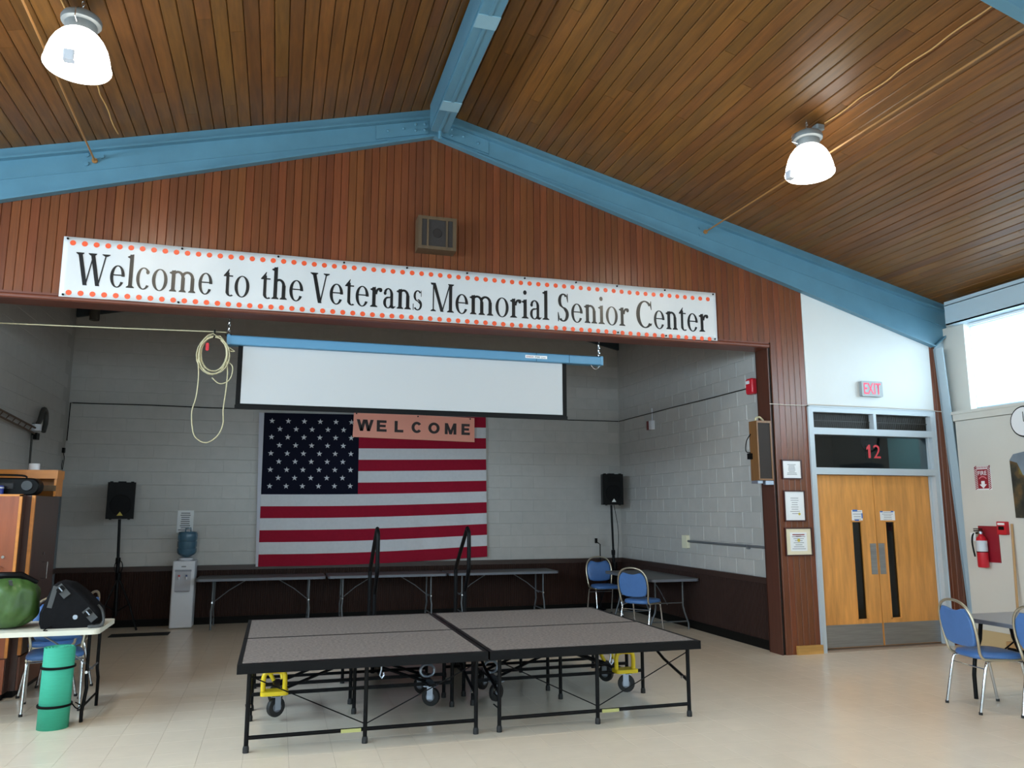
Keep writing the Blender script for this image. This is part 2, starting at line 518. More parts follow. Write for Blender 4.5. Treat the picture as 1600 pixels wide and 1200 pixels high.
# alcove walls in painted block
CH, CL_ = 0.1925, 0.389
def block_mesh(w, h, gx, cx_, d):
    g, c = 0.0012, 0.0035
    vs = [(gx, 0, g), (w - gx, 0, g), (w - gx, 0, h - g), (gx, 0, h - g),
          (gx + cx_, -d, g + c), (w - gx - cx_, -d, g + c), (w - gx - cx_, -d, h - g - c), (gx + cx_, -d, h - g - c)]
    return MB().add(vs, [(4, 5, 6, 7), (0, 1, 5, 4), (1, 2, 6, 5), (2, 3, 7, 6), (3, 0, 4, 7)]).mesh('block', m_block)
blk_flush = {1.0: block_mesh(CL_, CH, .0002, .0005, .003), 0.5: block_mesh(CL_ / 2, CH, .0002, .0005, .003)}
blk_raked = {1.0: block_mesh(CL_, CH, .0012, .008, .005), 0.5: block_mesh(CL_ / 2, CH, .0012, .008, .005)}
ZW = 0.83
def lay(wall, length, ztop, place, blk, hide=lambda u, z: False):
    rows = int((ztop - ZW) / CH) + 1
    singles, rest = [], []
    for r in range(rows):
        z = ZW + r * CH
        if r % 2 == 0: segs = [(k * CL_, 1.0) for k in range(int(length / CL_))]
        else: segs = [(0, 0.5)] + [(CL_ / 2 + k * CL_, 1.0) for k in range(int((length - CL_ / 2) / CL_))]
        for u, k in segs:
            (rest if hide(u, z) or len(singles) >= 300 else singles).append((u, z, k))
    for u, z, k in singles:
        o = bpy.data.objects.new('block', blk[k]); o.parent = wall; COL.objects.link(o)
        o.location, o.rotation_euler = place(u, z)
    mb = MB()
    for u, z, k in rest:
        loc, rot = place(u, z)
        mt = Matrix.Translation(loc) @ Matrix.Rotation(rot[2], 4, 'Z')
        b = blk[k]
        mb.add([v.co.copy() for v in b.vertices], [tuple(p.vertices) for p in b.polygons], mt)
    if rest: mb.build('hidden_blocks', m_block, wall)['kind'] = 'stuff'
wbk = st(MB().prism([(AL - .15, 0), (AR + .15, 0), (AR + .15, roof(AR)), (XA, roof(XA)), (AL - .15, roof(AL))], 'y', YB + 0.002, YB + 0.15).build('wall_back', m_mortar),
         'white painted block wall at the back of the stage alcove')
lay(wbk, AR - AL, 4.5, lambda u, z: ((AL + u, YB + 0.002, z), (0, 0, 0)), blk_flush,
    lambda u, z: (-0.2 < AL + u < 2.8 and 0.95 < z < 2.9) or (0.2 < AL + u < 4.0 and 3.05 < z < 4.1) or z > 4.45)
wrt = st(MB().box(AR + 0.002, AR + 0.12, 8.24, YB, 0, 4.95).build('wall_right_alcove', m_mortar), 'white painted block wall on the right of the stage alcove')
lay(wrt, YB - 8.25, 4.6, lambda u, z: ((AR + 0.002, YB - u, z), (0, 0, -PI / 2)), blk_raked)
wlt = st(MB().box(AL - 0.12, AL - 0.002, 8.24, YB, 0, 4.95).build('wall_left_alcove', m_mortar), 'white painted block wall on the left of the stage alcove')
lay(wlt, YB - 8.25, 4.6, lambda u, z: ((AL - 0.002, 8.25 + u, z), (0, 0, PI / 2)), blk_flush)

# wainscot and base of the alcove
def wainscot(name, p0, p1, nrm, label):
    p0, p1, nrm = Vector(p0), Vector(p1), Vector(nrm)
    L = (p1 - p0).length; ex = (p1 - p0) / L
    mt = Matrix(((ex.x, -nrm.x, 0, p0.x), (ex.y, -nrm.y, 0, p0.y), (0, 0, 1, 0), (0, 0, 0, 1)))
    e = st(MB().box(0, L, -0.012, 0, 0, ZW - 0.005, mt).build(name, m_wains), label)
    ribs = MB()
    k = 0.0
    while k < L - 0.03:
        ribs.prism([(k + 0.003, -0.012), (k + 0.008, -0.020), (k + 0.024, -0.020), (k + 0.029, -0.012)], 'z', 0.1, ZW - 0.07, mt)
        k += 0.032
    ribs.build('bead_strips', m_wains, e)['kind'] = 'stuff'
    MB().box(0, L, -0.034, 0, ZW - 0.07, ZW, mt).build('cap_rail', m_cap, e)
    return e
wainscot('trim_4', (AL, YB - 0.006, 0), (AR, YB - 0.006, 0), (0, -1, 0), 'dark brown beadboard wainscot along the alcove back wall')
wainscot('trim_5', (AR - 0.006, YB, 0), (AR - 0.006, 8.25, 0), (-1, 0, 0), 'dark brown beadboard wainscot along the alcove right wall')
wainscot('trim_6', (AL + 0.006, 8.25, 0), (AL + 0.006, YB, 0), (1, 0, 0), 'dark brown beadboard wainscot along the alcove left wall')
st(MB().box(AL, AR, YB - 0.034, YB - 0.018, 0, 0.1).build('baseboard_back', m_black_base), 'black cove base at the alcove back wall')
st(MB().box(AR - 0.034, AR - 0.018, 8.26, YB, 0, 0.11).build('baseboard_alcove_right', m_black_base), 'black cove base at the alcove right wall')
st(MB().box(AL + 0.018, AL + 0.034, 8.26, YB, 0, 0.1).build('baseboard_alcove_left', m_black_base), 'black cove base at the alcove left wall')

# hall right wall with clerestory strip
wr = MB().box(8.1, 8.36, -6.2, 7.8, 0.225, 2.72).box(8.11, 8.36, -6.2, 7.8, 0, 0.225)
wr.box(8.26, 8.36, -6.2, 8.3, 3.94, 4.4).box(8.2, 8.36, 7.64, 8.3, 2.72, 3.95).box(8.3, 8.36, 7.8, 8.3, 0, 4.4)
wrr = st(wr.build('wall_right', m_cream_wall), 'cream lower wall of the hall under the right window')
MB().box(8.065, 8.36, -6.2, 7.82, 2.805, 2.84).box(8.078, 8.36, -6.2, 7.81, 2.725, 2.805).build('window_ledge', m_cream_wall, wrr)
st(MB().box(8.09, 8.11, -6.2, 7.79, 0.0, 0.225).build('baseboard_right', m_tan), 'tan painted base along the right wall')
st(MB().box(8.05, 8.27, -6.2, 7.76, 3.945, 3.96).box(8.05, 8.07, -6.2, 7.76, 3.945, 4.245).box(8.05, 8.27, -6.2, 7.76, 4.19, 4.20).build('trim_7', m_blue_light), 'pale grey blue eave beam above the right window')
# hall left and rear walls (outside the frame, they hold the other windows)
st(MB().box(XL - .15, XL, -6.2, 8.1, 0, 2.8).box(XL - .15, XL, -6.2, 8.1, 3.95, 4.4).box(XL - .15, XL, 7.6, 8.1, 2.8, 3.95).build('wall_left', m_cream_wall), 'cream left wall of the hall with a clerestory strip')
st(MB().box(XL, XR, -6.35, -6.2, 0, 1.2).prism([(XL, 3.2), (XR, 3.2), (XR, roof(XR)), (XA, roof(XA)), (XL, roof(XL))], 'y', -6.35, -6.2).box(XL, -4.0, -6.35, -6.2, 1.2, 3.2).box(6.9, XR, -6.35, -6.2, 1.2, 3.2).build('wall_rear', m_cream_wall), 'cream rear wall behind the photographer with a glazed strip')
def strip_window(name, x, y0, y1, z0, z1, label, n):
    e = MB()
    e.box(x - .03, x + .03, y0, y1, z0, z0 + .05).box(x - .03, x + .03, y0, y1, z1 - .05, z1)
    for k in range(n + 1):
        yy = y0 + (y1 - y0) * k / n
        e.box(x - .03, x + .03, yy - .025, yy + .025, z0 + .05, z1 - .05)
    f = st(e.build(name, m_blue_light), label)
    MB().box(x - .003, x + .003, y0, y1, z0 + .02, z1 - .02).build('pane', m_glass, f)
    return f
strip_window('window_1', 8.33, -6.2, 7.66, 2.84, 3.95, 'bright clerestory window strip over the right wall', 8)
strip_window('window_2', XL - .07, -6.2, 7.66, 2.8, 3.95, 'clerestory window strip over the left wall', 8)
MB_ = MB().box(-4.0, 6.9, -6.28, -6.274, 1.2, 3.2)
st(MB_.build('window_3', m_glass), 'glazed strip in the rear wall')
# venetian blind in the right window
bl = root('venetian_blind', 'white venetian blind glowing with daylight in the right window', 'blind', (8.24, 4, 2.84))
sl = MB()
z = 2.88
while z < 3.92:
    mt = Matrix.Translation((0, 0, z - 2.84)) @ Matrix.Rotation(math.radians(-10), 4, 'Y')
    sl.box(-0.012, 0.012, -4.0, 3.585, -0.0006, 0.0006, mt); z += 0.022
sl.build('slat_stack', m_blind, bl)['kind'] = 'stuff'
MB().box(-.015, .015, -4, 3.6, 1.075, 1.1).build('head_rail', m_blind, bl)
MB().box(-.012, .012, -4, 3.6, 0.005, 0.022).build('bottom_rail', M('lavender_rail', (196, 196, 220), .5), bl)

# ------------------------------------------------------------------ blue roof frame
def low(x): return 5.665 - 0.297 * abs(x - XA)
def rafter(s, y, label):
    xk = XA + s * 6.56                      # knee
    xo = XA + s * 6.9
    r = root('roof_beam', label, 'beam', (XA, y, 5.95))
    def pr(mb, pts, y0, y1): return mb.prism([(a - XA, b - 5.95) for a, b in pts], 'y', y0, y1)
    zt, xs = roof, (XA, xo)
    pr(MB(), [(XA, zt(XA)), (xo, zt(xo)), (xo, zt(xo) - .105), (XA, zt(XA) - .105)], 0.03, 0.06).build('closure_board', m_blue, r)
    pr(MB(), [(XA, zt(XA) - .105), (xo, zt(xo) - .105), (xo, zt(xo) - .125), (XA, zt(XA) - .125)], -0.03, 0.06).build('top_flange', m_blue, r)
    pr(MB(), [(XA, zt(XA) - .125), (xo, zt(xo) - .125), (xo, zt(xo) - .27), (xk, low(xk)), (XA, low(XA))], 0.03, 0.045).build('web', m_blue, r)
    pr(MB(), [(XA, low(XA)), (xk, low(xk)), (xk, low(xk) - .018), (XA, low(XA) - .018)], -0.02, 0.062).build('bottom_flange', m_blue, r)
    pr(MB(), [(XA + s * .5, zt(XA + s * .5) - .300), (xo - s * .07, zt(xo - s * .07) - .300), (xo - s * .07, zt(xo - s * .07) - .312), (XA + s * .5, zt(XA + s * .5) - .312)], 0.022, 0.03).build('weld_seam', m_blue, r)
    pr(MB(), [(xo, zt(xo) - .105), (xo + s * .012, zt(xo) - .105), (xo + s * .012, zt(xo) - .3), (xk, low(xk) - .018), (xk, low(xk)), (xo, zt(xo) - .28)], -0.02, 0.062).build('knee_plate', m_blue, r)
    # splice plate and bolts near the ridge
    pr(MB(), [(XA + s * .06, zt(XA + s * .06) - .13), (XA + s * .62, zt(XA + s * .62) - .13), (XA + s * .62, zt(XA + s * .62) - .285), (XA + s * .06, zt(XA + s * .06) - .285)], 0.016, 0.03).build('splice_plate', m_blue, r)
    bm = MB().lathe([(.016, 0), (.016, .012), (.009, .02), (.0, .022)], n=6, axis='y').mesh('bolt', m_blue, True)
    for v in bm.vertices: v.co.y *= -1
    for du, dz in ((.10, .17), (.10, .24), (.2, .165), (.2, .235), (.33, .2), (.5, .21)):
        b = bpy.data.objects.new('bolt', bm); COL.objects.link(b); b.parent = r
        b.location = (s * du, 0.016, zt(XA + s * du) - dz - 5.95)
    return r
RB = [rafter(1, 7.935, 'long blue steel roof beam sloping down to the right above the door'),
      rafter(-1, 7.935, 'blue steel roof beam sloping down to the left edge over the banner'),
      rafter(1, 3.46, 'blue roof beam in the top right corner of the photo'),
      rafter(-1, 3.46, 'near blue roof beam on the left, above the frame')]
rb = root('ridge_beam', 'blue ridge beam running along the peak of the ceiling', 'beam', (XA + 0.04, 7.8, 5.7))
MB().box(-.006, .006, -9, 0.0, -.02, .24).build('web', m_blue, rb)
MB().box(-.095, .095, -9, 0.02, -.045, -.022).box(-.015, .015, -9, .02, -.052, -.045).build('bottom_flange', m_blue, rb)
MB().box(-.11, -.085, -9, 0.0, -.022, .24).build('side_plate', m_blue, rb)
for yy in (-.55, -2.0):
    MB().box(-.097, .097, yy - .09, yy + .09, -.054, -.045).build('patch_plate', M('chalky_blue_patch', (136, 172, 188), .6), rb)
MB().tube([(0.0, .0, -.14), (0.0, .0, .0)], .018, 8).build('end_rod', m_blue, rb)
# right column (tapered steel leg)
cr = root('steel_column', 'pale blue grey tapered steel column right of the redwood strip', 'column', (8.15, 7.9, 0))
def cx(z): return 8.262 - (8.262 - 8.05) * z / 3.7
MB().prism([(cx(0) - 8.15, 0), (.2, 0), (.2, 3.9), (cx(3.7) - 8.15 + .06, 3.9), (cx(3.7) - 8.15, 3.68)], 'y', .07, .085).build('web', m_blue_light, cr)
MB().prism([(cx(0) - 8.15, 0), (cx(3.7) - 8.15, 3.68), (cx(3.7) - 8.15 + .014, 3.68), (cx(0) - 8.15 + .014, 0)], 'y', -.05, .095).build('inner_flange', m_blue_light, cr)
# alcove rear rafter (blue beam, its shade put into the dark colour)
for s, lb in ((1, 'dark roof beam in the shaded right corner of the alcove top'), (-1, 'dark roof beam in the shaded left corner of the alcove top')):
    xe = AR - .01 if s > 0 else AL + .01
    o = MB().prism([(0, 0), (xe - XA, roof(xe) - 5.95), (xe - XA, 4.40 - 5.95), (0, -.62)], 'y', -.06, 0).build('alcove_beam', M('shaded_blue_beam', (38, 52, 60), .6))
    o.location = (XA, YB - .012, 5.95); T(o, lb, 'beam')

# ------------------------------------------------------------------ double door
dr = MB()
dr.box(XE, XE + .06, 7.98, 8.2, 0, 2.86).box(XF - .06, XF, 7.98, 8.2, 0, 2.86)
for a, b in ((2.05, 2.13), (2.53, 2.61), (2.80, 2.86)): dr.box(XE + .06, XF - .06, 7.98, 8.2, a, b)
dr.box(7.025, 7.065, 7.98, 8.14, 2.61, 2.80)
dr.box(XE - .012, XE, 7.972, 8.0, 0, 2.872).box(XE - .012, XF + .012, 7.972, 8.0, 2.86, 2.872).box(XF, XF + .012, 7.972, 8.0, 0, 2.872)
dr.box(XF - .085, XF - .06, 8.03, 8.07, 2.13, 2.53).box(XF - .085, XF - .06, 8.05, 8.075, 0, 2.05)
d1 = st(dr.build('door_1', m_frame_grey), 'oak double door in a pale grey frame with dark transom and louvres')
MB().box(XE + .06, XF - .06, 8.0, 8.2, 0, .018).build('threshold', M('worn_threshold', (150, 132, 118), .6), d1)
for k, (x0, x1) in enumerate(((6.165, 7.027), (7.035, 7.897))):
    gx0 = 6.675 if k == 0 else 7.165
    gx1 = gx0 + .155
    lf = MB().box(x0, gx0, 8.08, 8.125, .03, 2.045).box(gx1, x1, 8.08, 8.125, .03, 2.045)
    lf.box(gx0, gx1, 8.08, 8.125, .03, .335).box(gx0, gx1, 8.08, 8.125, 1.495, 2.045)
    l = lf.build('door_leaf', m_oak, d1)
    MB().box(gx0 + .0, gx0 + .012, 8.074, 8.09, .335, 1.495).box(gx1 - .012, gx1, 8.074, 8.09, .335, 1.495).box(gx0, gx1, 8.074, 8.09, .335, .347).box(gx0, gx1, 8.074, 8.09, 1.483, 1.495).build('glazing_bead', m_oak, l)
    MB().box(gx0 + .012, gx1 - .012, 8.1, 8.105, .347, 1.483).build('vision_glass', m_glass_dark, l)
    MB().box(x0 + .01, x1 - .01, 8.076, 8.08, .035, .29).build('kick_plate', m_steel, l)
    px = 6.925 if k == 0 else 7.05
    MB().box(px, px + .085, 8.075, 8.08, .86, 1.225).build('push_plate', m_steel, l)
for x0, x1 in ((XE + .06, 7.025), (7.065, XF - .06)):
    g = MB().box(x0, x1, 8.08, 8.09, 2.61, 2.80)
    for q in range(int((x1 - x0) / .014)):
        g.box(x0 + q * .014, x0 + q * .014 + .006, 8.05, 8.08, 2.615, 2.795)
    g.box(x0, x1, 8.045, 8.05, 2.7, 2.706)
    g.build('louvre', m_louvre, d1)
MB().box(XE + .06, XF - .06, 8.06, 8.066, 2.13, 2.53).build('transom_glass', m_glass_dark, d1)
# corridor seen through the glass
st(MB().box(5.8, 8.36, 10.4, 10.5, 0, 3).box(5.8, 8.36, 8.25, 10.5, 2.95, 3.0).box(5.78, 5.8, 8.25, 10.5, 0, 3).box(5.8, 8.36, 8.25, 10.5, -.03, -.001).box(8.33, 8.36, 9.22, 10.4, 0, 2.95).build('wall_corridor', m_corr_dark), 'dark corridor behind the double door')
st(MB().box(8.33, 8.36, 8.26, 9.22, 0, 2.95).build('wall_corridor.001', m_reflect_teal), 'corridor wall coloured teal as the reflection in the door transom')  # teal colour stands in for the reflection in the transom glass
st(MB().box(6.5, 7.0, 9.9, 9.95, 2.2, 2.75).box(6.4, 6.9, 9.5, 9.55, 2.45, 2.6).build('trim_8', M('grey_duct', (150, 156, 160), .5)), 'pale duct in the corridor seen through the transom')
cl = bpy.data.lights.new('corridor_fill', 'AREA'); cl.energy = 14; cl.size = .4  # added fill lamp so the teal stretch shows through the glass
clo = bpy.data.objects.new('corridor_fill', cl); clo.location = (7.6, 8.75, 2.92); COL.objects.link(clo)
# number on the transom, exit sign, notices
ns = root('number_sign', 'red figures 12 on the dark transom glass over the door', 'sign', (6.95, 8.052, 2.26))
MB().prism([(.022, 0), (.056, 0), (.056, .165), (.034, .165), (.0, .128), (.0, .10), (.022, .116)], 'y', -.002, 0).build('digit', m_num_red, ns)
for ch, xo, w in (('2', .10, .105),):
    text_obj(ch, 'digit', m_num_red, (xo, 0, 0), (1, 0, 0), (0, 0, 1), w, .165, ns, bold=0.0)
MB().box(-.01, .21, .0005, .008, -.01, .175).build('backing_film', glass_mat('clear_film', (225, 236, 238)), ns)
ex = root('exit_sign', 'grey exit sign with red letters on the white panel', 'sign', (7.01, 7.995, 3.11))
MB().rbox(-.155, .155, -.05, 0, -.095, .095, .012, 3, 'y').build('plate', m_exit_grey, ex)
text_obj('EXIT', 'letters', m_exit_red, (-.125, -.05, -.068), (1, 0, 0), (0, 0, 1), .25, .14, ex, bold=.006)
def notice(name, label, x0, x1, z0, z1, y, tapes, rows, rz=0.0):
    n = root(name, label, 'notice', ((x0 + x1) / 2, y, (z0 + z1) / 2))
    n.rotation_euler = (0, rz, 0)
    w, h = (x1 - x0) / 2, (z1 - z0) / 2
    MB().box(-w, w, -.002, 0, -h, h).build('sheet', m_paper, n)
    t = MB()
    for k in range(rows):
        zz = h * .75 - k * (1.5 * h / max(rows - 1, 1))
        ww = w * random.uniform(.5, .85)
        t.box(-ww, ww, -.003, -.002, zz - h * .045, zz + h * .045)
    t.build('print_lines', m_greyink, n)
    for tx, tz, tw, th in tapes:
        MB().box(tx - tw, tx + tw, -.0045, -.003, tz - th, tz + th).build('tape', m_bluetape, n)
    return n
notice('paper_notice', 'small paper notice with blue tape on the left door leaf', 6.69, 6.845, 1.502, 1.625, 8.08, [(-.03, .058, .035, .01), (-.01, -.06, .03, .008), (.07, -.005, .008, .03)], 4)
notice('paper_notice', 'small paper notice taped at its upper corners on the right door leaf', 7.105, 7.325, 1.502, 1.612, 8.08, [(-.09, .05, .02, .008), (.07, .05, .018, .008)], 5)
notice('wall_notice', 'printed sheet on the block wall behind the water bottle', -1.385, -1.165, 1.30, 1.62, YB - .005, [], 9)

# framed certificates on the redwood pier
def plaque(label, x0, x1, z0, z1, mt_, kind):
    n = root('framed_certificate', label, 'certificate', ((x0 + x1) / 2, 7.999, (z0 + z1) / 2), 0, 'framed certificates on the redwood pier')
    w, h = (x1 - x0) / 2, (z1 - z0) / 2
    f = .014
    MB().box(-w, w, -.02, 0, -h, -h + f).box(-w, w, -.02, 0, h - f, h).box(-w, -w + f, -.02, 0, -h + f, h - f).box(w - f, w, -.02, 0, -h + f, h - f).build('frame', m_mahog, n)
    MB().box(-w + f, w - f, -.010, -.002, -h + f, h - f).build('mat_board', mt_, n)
    if kind: MB().box(-w * .62, w * .62, -.0115, -.010, -h * .66, h * .66).build('sheet', m_paper, n)
    t = MB(); rows = 8
    for k in range(rows):
        zz = h * .5 - k * (h / (rows - 1)); ww = w * random.uniform(.25, .5)
        t.box(-ww, ww, -.0125, -.0115 if kind else -.0105, zz - .003, zz + .003)
    t.build('print_lines', m_greyink, n)
    if kind == 1: MB().lathe([(.016, -.013), (.016, -.0116)], (w * .4, 0, -h * .52), 10, 'y').build('gold_seal', m_logo_gold, n)
    if kind == 2:
        MB().box(-w * .45, w * .45, -.0125, -.0115, h * .46, h * .53).box(-w * .2, w * .2, -.0125, -.0115, h * .34, h * .4).build('red_title', m_redink, n)
        MB().lathe([(.02, -.013), (.02, -.0116)], (0, 0, h * .1), 10, 'y').build('gold_seal', m_logo_gold, n)
plaque('white certificate in a thin dark frame, topmost of three', 5.675, 5.95, 1.985, 2.215, m_paper, 0)
plaque('tall certificate with a gold seal, middle of three frames', 5.68, 5.97, 1.495, 1.855, m_paper, 1)
plaque('cream matted certificate with red heading, lowest of three frames', 5.67, 6.035, 1.10, 1.425, m_cream_paper, 2)
T(MB().box(-.17, .17, -.03, 0, 0, .098).box(-.172, -.17, -.03, 0, 0, .098).build('wood_block', m_pinewood), 'raw pine block on the floor against the redwood pier', 'block').location = (5.92, 7.998, 0)

# ------------------------------------------------------------------ banner with serif lettering
class Glyphs:
    """serif letter shapes built from stems, bowls and serifs; unit: cap height .66, x-height .45"""
    def __init__(s): s.mb = MB()
    def poly(s, pts): s.tmp.append([(p[0], p[1]) for p in pts])
    def rect(s, a, b, c, d): s.poly([(a, b), (c, b), (c, d), (a, d)])
    def stem(s, x, y0, y1, w=.098, bot=1, top=0, sw=.055):
        s.rect(x, y0, x + w, y1)
        if bot: s.serif(x, x + w, y0, 1, sw)
        if top == 1: s.serif(x, x + w, y1, -1, sw)
        if top == 2: s.poly([(x - .06, y1 - .045), (x - .06, y1 - .062), (x, y1 - .085), (x + w, y1), (x + w - .01, y1 + .012)])
    def serif(s, a, b, y, d, sw):
        t = .018
        s.poly([(a - sw, y), (b + sw, y), (b + sw, y + d * t), (b, y + d * .05), (a, y + d * .05), (a - sw, y + d * t)])
    def ell(s, cx, cy, rx, ry, a0, a1, wv=.112, wh=.030, n=22):
        out = []
        for k in range(n + 1):
            a = math.radians(a0 + (a1 - a0) * k / n)
            c, q = math.cos(a), math.sin(a)
            out.append(((cx + rx * c, cy + ry * q), (cx + (rx - wv) * c, cy + (ry - wh) * q)))
        for k in range(n): s.poly([out[k][0], out[k + 1][0], out[k + 1][1], out[k][1]])
    def diag(s, x0, y0, x1, y1, w):
        s.poly([(x0 - w / 2, y0), (x0 + w / 2, y0), (x1 + w / 2, y1), (x1 - w / 2, y1)])
    def dot(s, cx, cy, r):
        s.poly([(cx + r * math.cos(k * PI / 7), cy + r * math.sin(k * PI / 7)) for k in range(14)])
    def arch(s, x, w=.085, span=.21):
        """n-shoulder from stem at x to stem at x+span"""
        s.ell(x + span / 2 + .035, .30, span / 2 + .05, .15, 0, 150, .082, .05, 14)
        s.rect(x + span, 0, x + span + w, .31); s.serif(x + span, x + span + w, 0, 1, .045)
    def glyph(s, ch):
        s.tmp = []
        X, C, A = .45, .66, .70
        if ch == 'W':
            for a in (0, .31):
                s.diag(.09 + a, C, .26 + a, -.01, .105); s.diag(.27 + a, -.01, .43 + a, C, .034)
            s.serif(.045, .135, C, -1, .055); s.serif(.35, .45, C, -1, .055); s.serif(.71, .77, C, -1, .07); w = .84
        elif ch == 'V':
            s.diag(.09, C, .265, -.01, .10); s.diag(.275, -.01, .43, C, .034)
            s.serif(.04, .14, C, -1, .055); s.serif(.41, .45, C, -1, .065); w = .50
        elif ch == 'M':
            s.rect(.075, 0, .108, C); s.serif(.075, .108, 0, 1, .06); s.diag(.105, C, .345, 0, .09); s.diag(.345, 0, .565, C, .034)
            s.rect(.54, 0, .632, C); s.serif(.54, .632, 0, 1, .055); s.serif(.03, .11, C, -1, .02); s.serif(.56, .632, C, -1, .05); w = .70
        elif ch == 'S':
            s.ell(.215, .495, .165, .175, 40, 270, .098, .034); s.ell(.215, .165, .18, .178, -140, 90, .102, .034)
            s.poly([(.06, .42), (.14, .36), (.36, .25), (.385, .21), (.30, .19), (.22, .30), (.10, .36)])
            s.poly([(.34, .67), (.36, .67), (.37, .46), (.35, .46), (.315, .58)]); s.poly([(.05, -.01), (.07, -.01), (.10, .08), (.06, .21), (.04, .21)]); w = .44
        elif ch == 'C':
            s.ell(.33, .33, .30, .345, 42, 318, .128, .034, 30)
            s.poly([(.53, .67), (.55, .67), (.56, .45), (.54, .45), (.50, .57)]); s.poly([(.545, .12), (.565, .11), (.53, .04), (.50, .06)]); w = .60
        elif ch == 'e':
            s.ell(.215, .22, .185, .235, 0, 330, .085, .024, 28); s.rect(.08, .235, .39, .262); w = .43
        elif ch == 'c':
            s.ell(.215, .22, .185, .235, 50, 322, .085, .024, 24); s.dot(.315, .36, .046); w = .40
        elif ch == 'o':
            s.ell(.23, .22, .20, .235, 0, 360, .088, .022, 32); w = .46
        elif ch == 'a':
            s.stem(.235, .05, .33, .08, 0); s.ell(.175, .30, .14, .155, 0, 150, .08, .028, 16); s.dot(.085, .335, .042)
            s.ell(.175, .125, .14, .135, 60, 330, .08, .024, 20); s.poly([(.235, .245), (.24, .27), (.14, .23), (.15, .21)])
            s.poly([(.235, .08), (.315, .06), (.34, .04), (.385, .055), (.385, .035), (.33, -.01), (.26, .0), (.235, .04)]); w = .40
        elif ch == 'l': s.stem(.07, 0, A, .098, 1, 2, .055); w = .23
        elif ch == 'i': s.stem(.07, 0, X, .098, 1, 2, .055); s.dot(.112, .62, .055); w = .23
        elif ch == 'h': s.stem(.07, 0, A, .098, 1, 2, .045); s.arch(.07, .098, .22); w = .46
        elif ch == 'n': s.stem(.07, 0, X, .098, 1, 2, .045); s.arch(.07, .098, .22); w = .46
        elif ch == 'm': s.stem(.07, 0, X, .098, 1, 2, .045); s.arch(.07, .098, .25); s.arch(.32, .098, .25); w = .75
        elif ch == 'r': s.stem(.07, 0, X, .098, 1, 2, .055); s.ell(.27, .28, .13, .165, 75, 175, .07, .05, 12); s.dot(.305, .395, .05); w = .35
        elif ch == 's':
            s.ell(.165, .325, .12, .13, 35, 270, .062, .026); s.ell(.165, .12, .13, .13, -145, 90, .062, .026)
            s.poly([(.05, .30), (.10, .24), (.25, .18), (.29, .14), (.23, .13), (.15, .20), (.08, .25)])
            s.poly([(.255, .45), (.272, .45), (.275, .31), (.26, .31)]); s.poly([(.03, -.005), (.047, -.005), (.05, .14), (.03, .14)]); w = .33
        elif ch == 't':
            s.rect(.09, .06, .172, .50); s.poly([(.02, .415), (.27, .415), (.27, .445), (.13, .445), (.172, .58), (.155, .58), (.02, .435)])
            s.ell(.215, .095, .125, .105, 180, 310, .085, .028, 12); w = .29
        else: w = .24
        return s.tmp, w
    def line(s, text):
        x = 0; out = []
        for ch in text:
            t, w = s.glyph(ch)
            out += [[(p[0] + x, p[1]) for p in poly] for poly in t]
            x += w
        return out, x
BX0, BX1, BZ0, BZ1 = -2.03, 4.865, 3.585, 4.165
bn = root('welcome_banner', 'long white vinyl banner welcoming visitors over the stage opening', 'banner', (0, 0, 0))
def by(x, z):    # gentle ripples of the vinyl
    return 7.955 + 0.005 * math.sin(x * 4.1 + z * 1.2) + 0.003 * math.sin(x * 9 - z * 2)
g = MB(); nx, nz = 140, 8
for j in range(nz + 1):
    for i in range(nx + 1):
        x = BX0 + (BX1 - BX0) * i / nx; z = BZ0 + (BZ1 - BZ0) * j / nz
        g.v.append(Vector((x, by(x, z), z)))
for j in range(nz):
    for i in range(nx):
        a = j * (nx + 1) + i
        g.f.append((a, a + 1, a + nx + 2, a + nx + 1))
bs = g.build('vinyl_sheet', m_banner, bn, 60)
sm = bs.modifiers.new('thickness', 'SOLIDIFY'); sm.thickness = .003; sm.offset = 1
LS = 0.31 / 0.66
lt = MB()
for word, xa, xb in (('Welcome', -1.915, -.705), ('to', -.605, -.36), ('the', -.255, .155), ('Veterans', .22, 1.365), ('Memorial', 1.455, 2.78), ('Senior', 2.88, 3.745), ('Center', 3.835, 4.755)):
    polys, tw = Glyphs().line(word)
    u0 = min(p[0] for pl in polys for p in pl); u1 = max(p[0] for pl in polys for p in pl)
    for pl in polys:
        vs = []
        for p in pl:
            x = xa + (p[0] - u0) / (u1 - u0) * (xb - xa); z = 3.712 - .0045 * (x + 1.9) + p[1] * LS
            vs.append((x, by(x, z) - .0055, z))
        lt.add(vs, [tuple(range(len(vs)))])
lt.build('lettering', m_ink, bn)
dt = MB()
for row, z in ((0, 4.108), (1, 3.628)):
    nd = 68
    for k in range(nd):
        x = -1.95 + 6.71 * k / (nd - 1)
        c = []
        for q in range(12):
            xx = x + .026 * math.cos(q * PI / 6); zz = z - .0040 * (x + 1.95) + .026 * math.sin(q * PI / 6)
            c.append((xx, by(xx, zz) - .0050, zz))
        dt.add(c, [tuple(range(12))])
dt.build('orange_dots', m_orange_dot, bn)['kind'] = 'stuff'
gm = MB().lathe([(.010, 0), (.010, .014), (.004, .016)], n=10, axis='y').mesh('grommet', m_black, True)
for gx in (BX0 + .035, -1.0, -.1, .55, 1.2, 1.85, 2.5, 3.1, 3.6, 4.2, BX1 - .035):
    for gz in ((BZ1 - .02, BZ0 + .02) if abs(gx - 1.42) > 2 else (BZ1 - .02,)):
        o = bpy.data.objects.new('grommet', gm); o.parent = bn; COL.objects.link(o); o.location = (gx, by(gx, gz) - .014, gz)

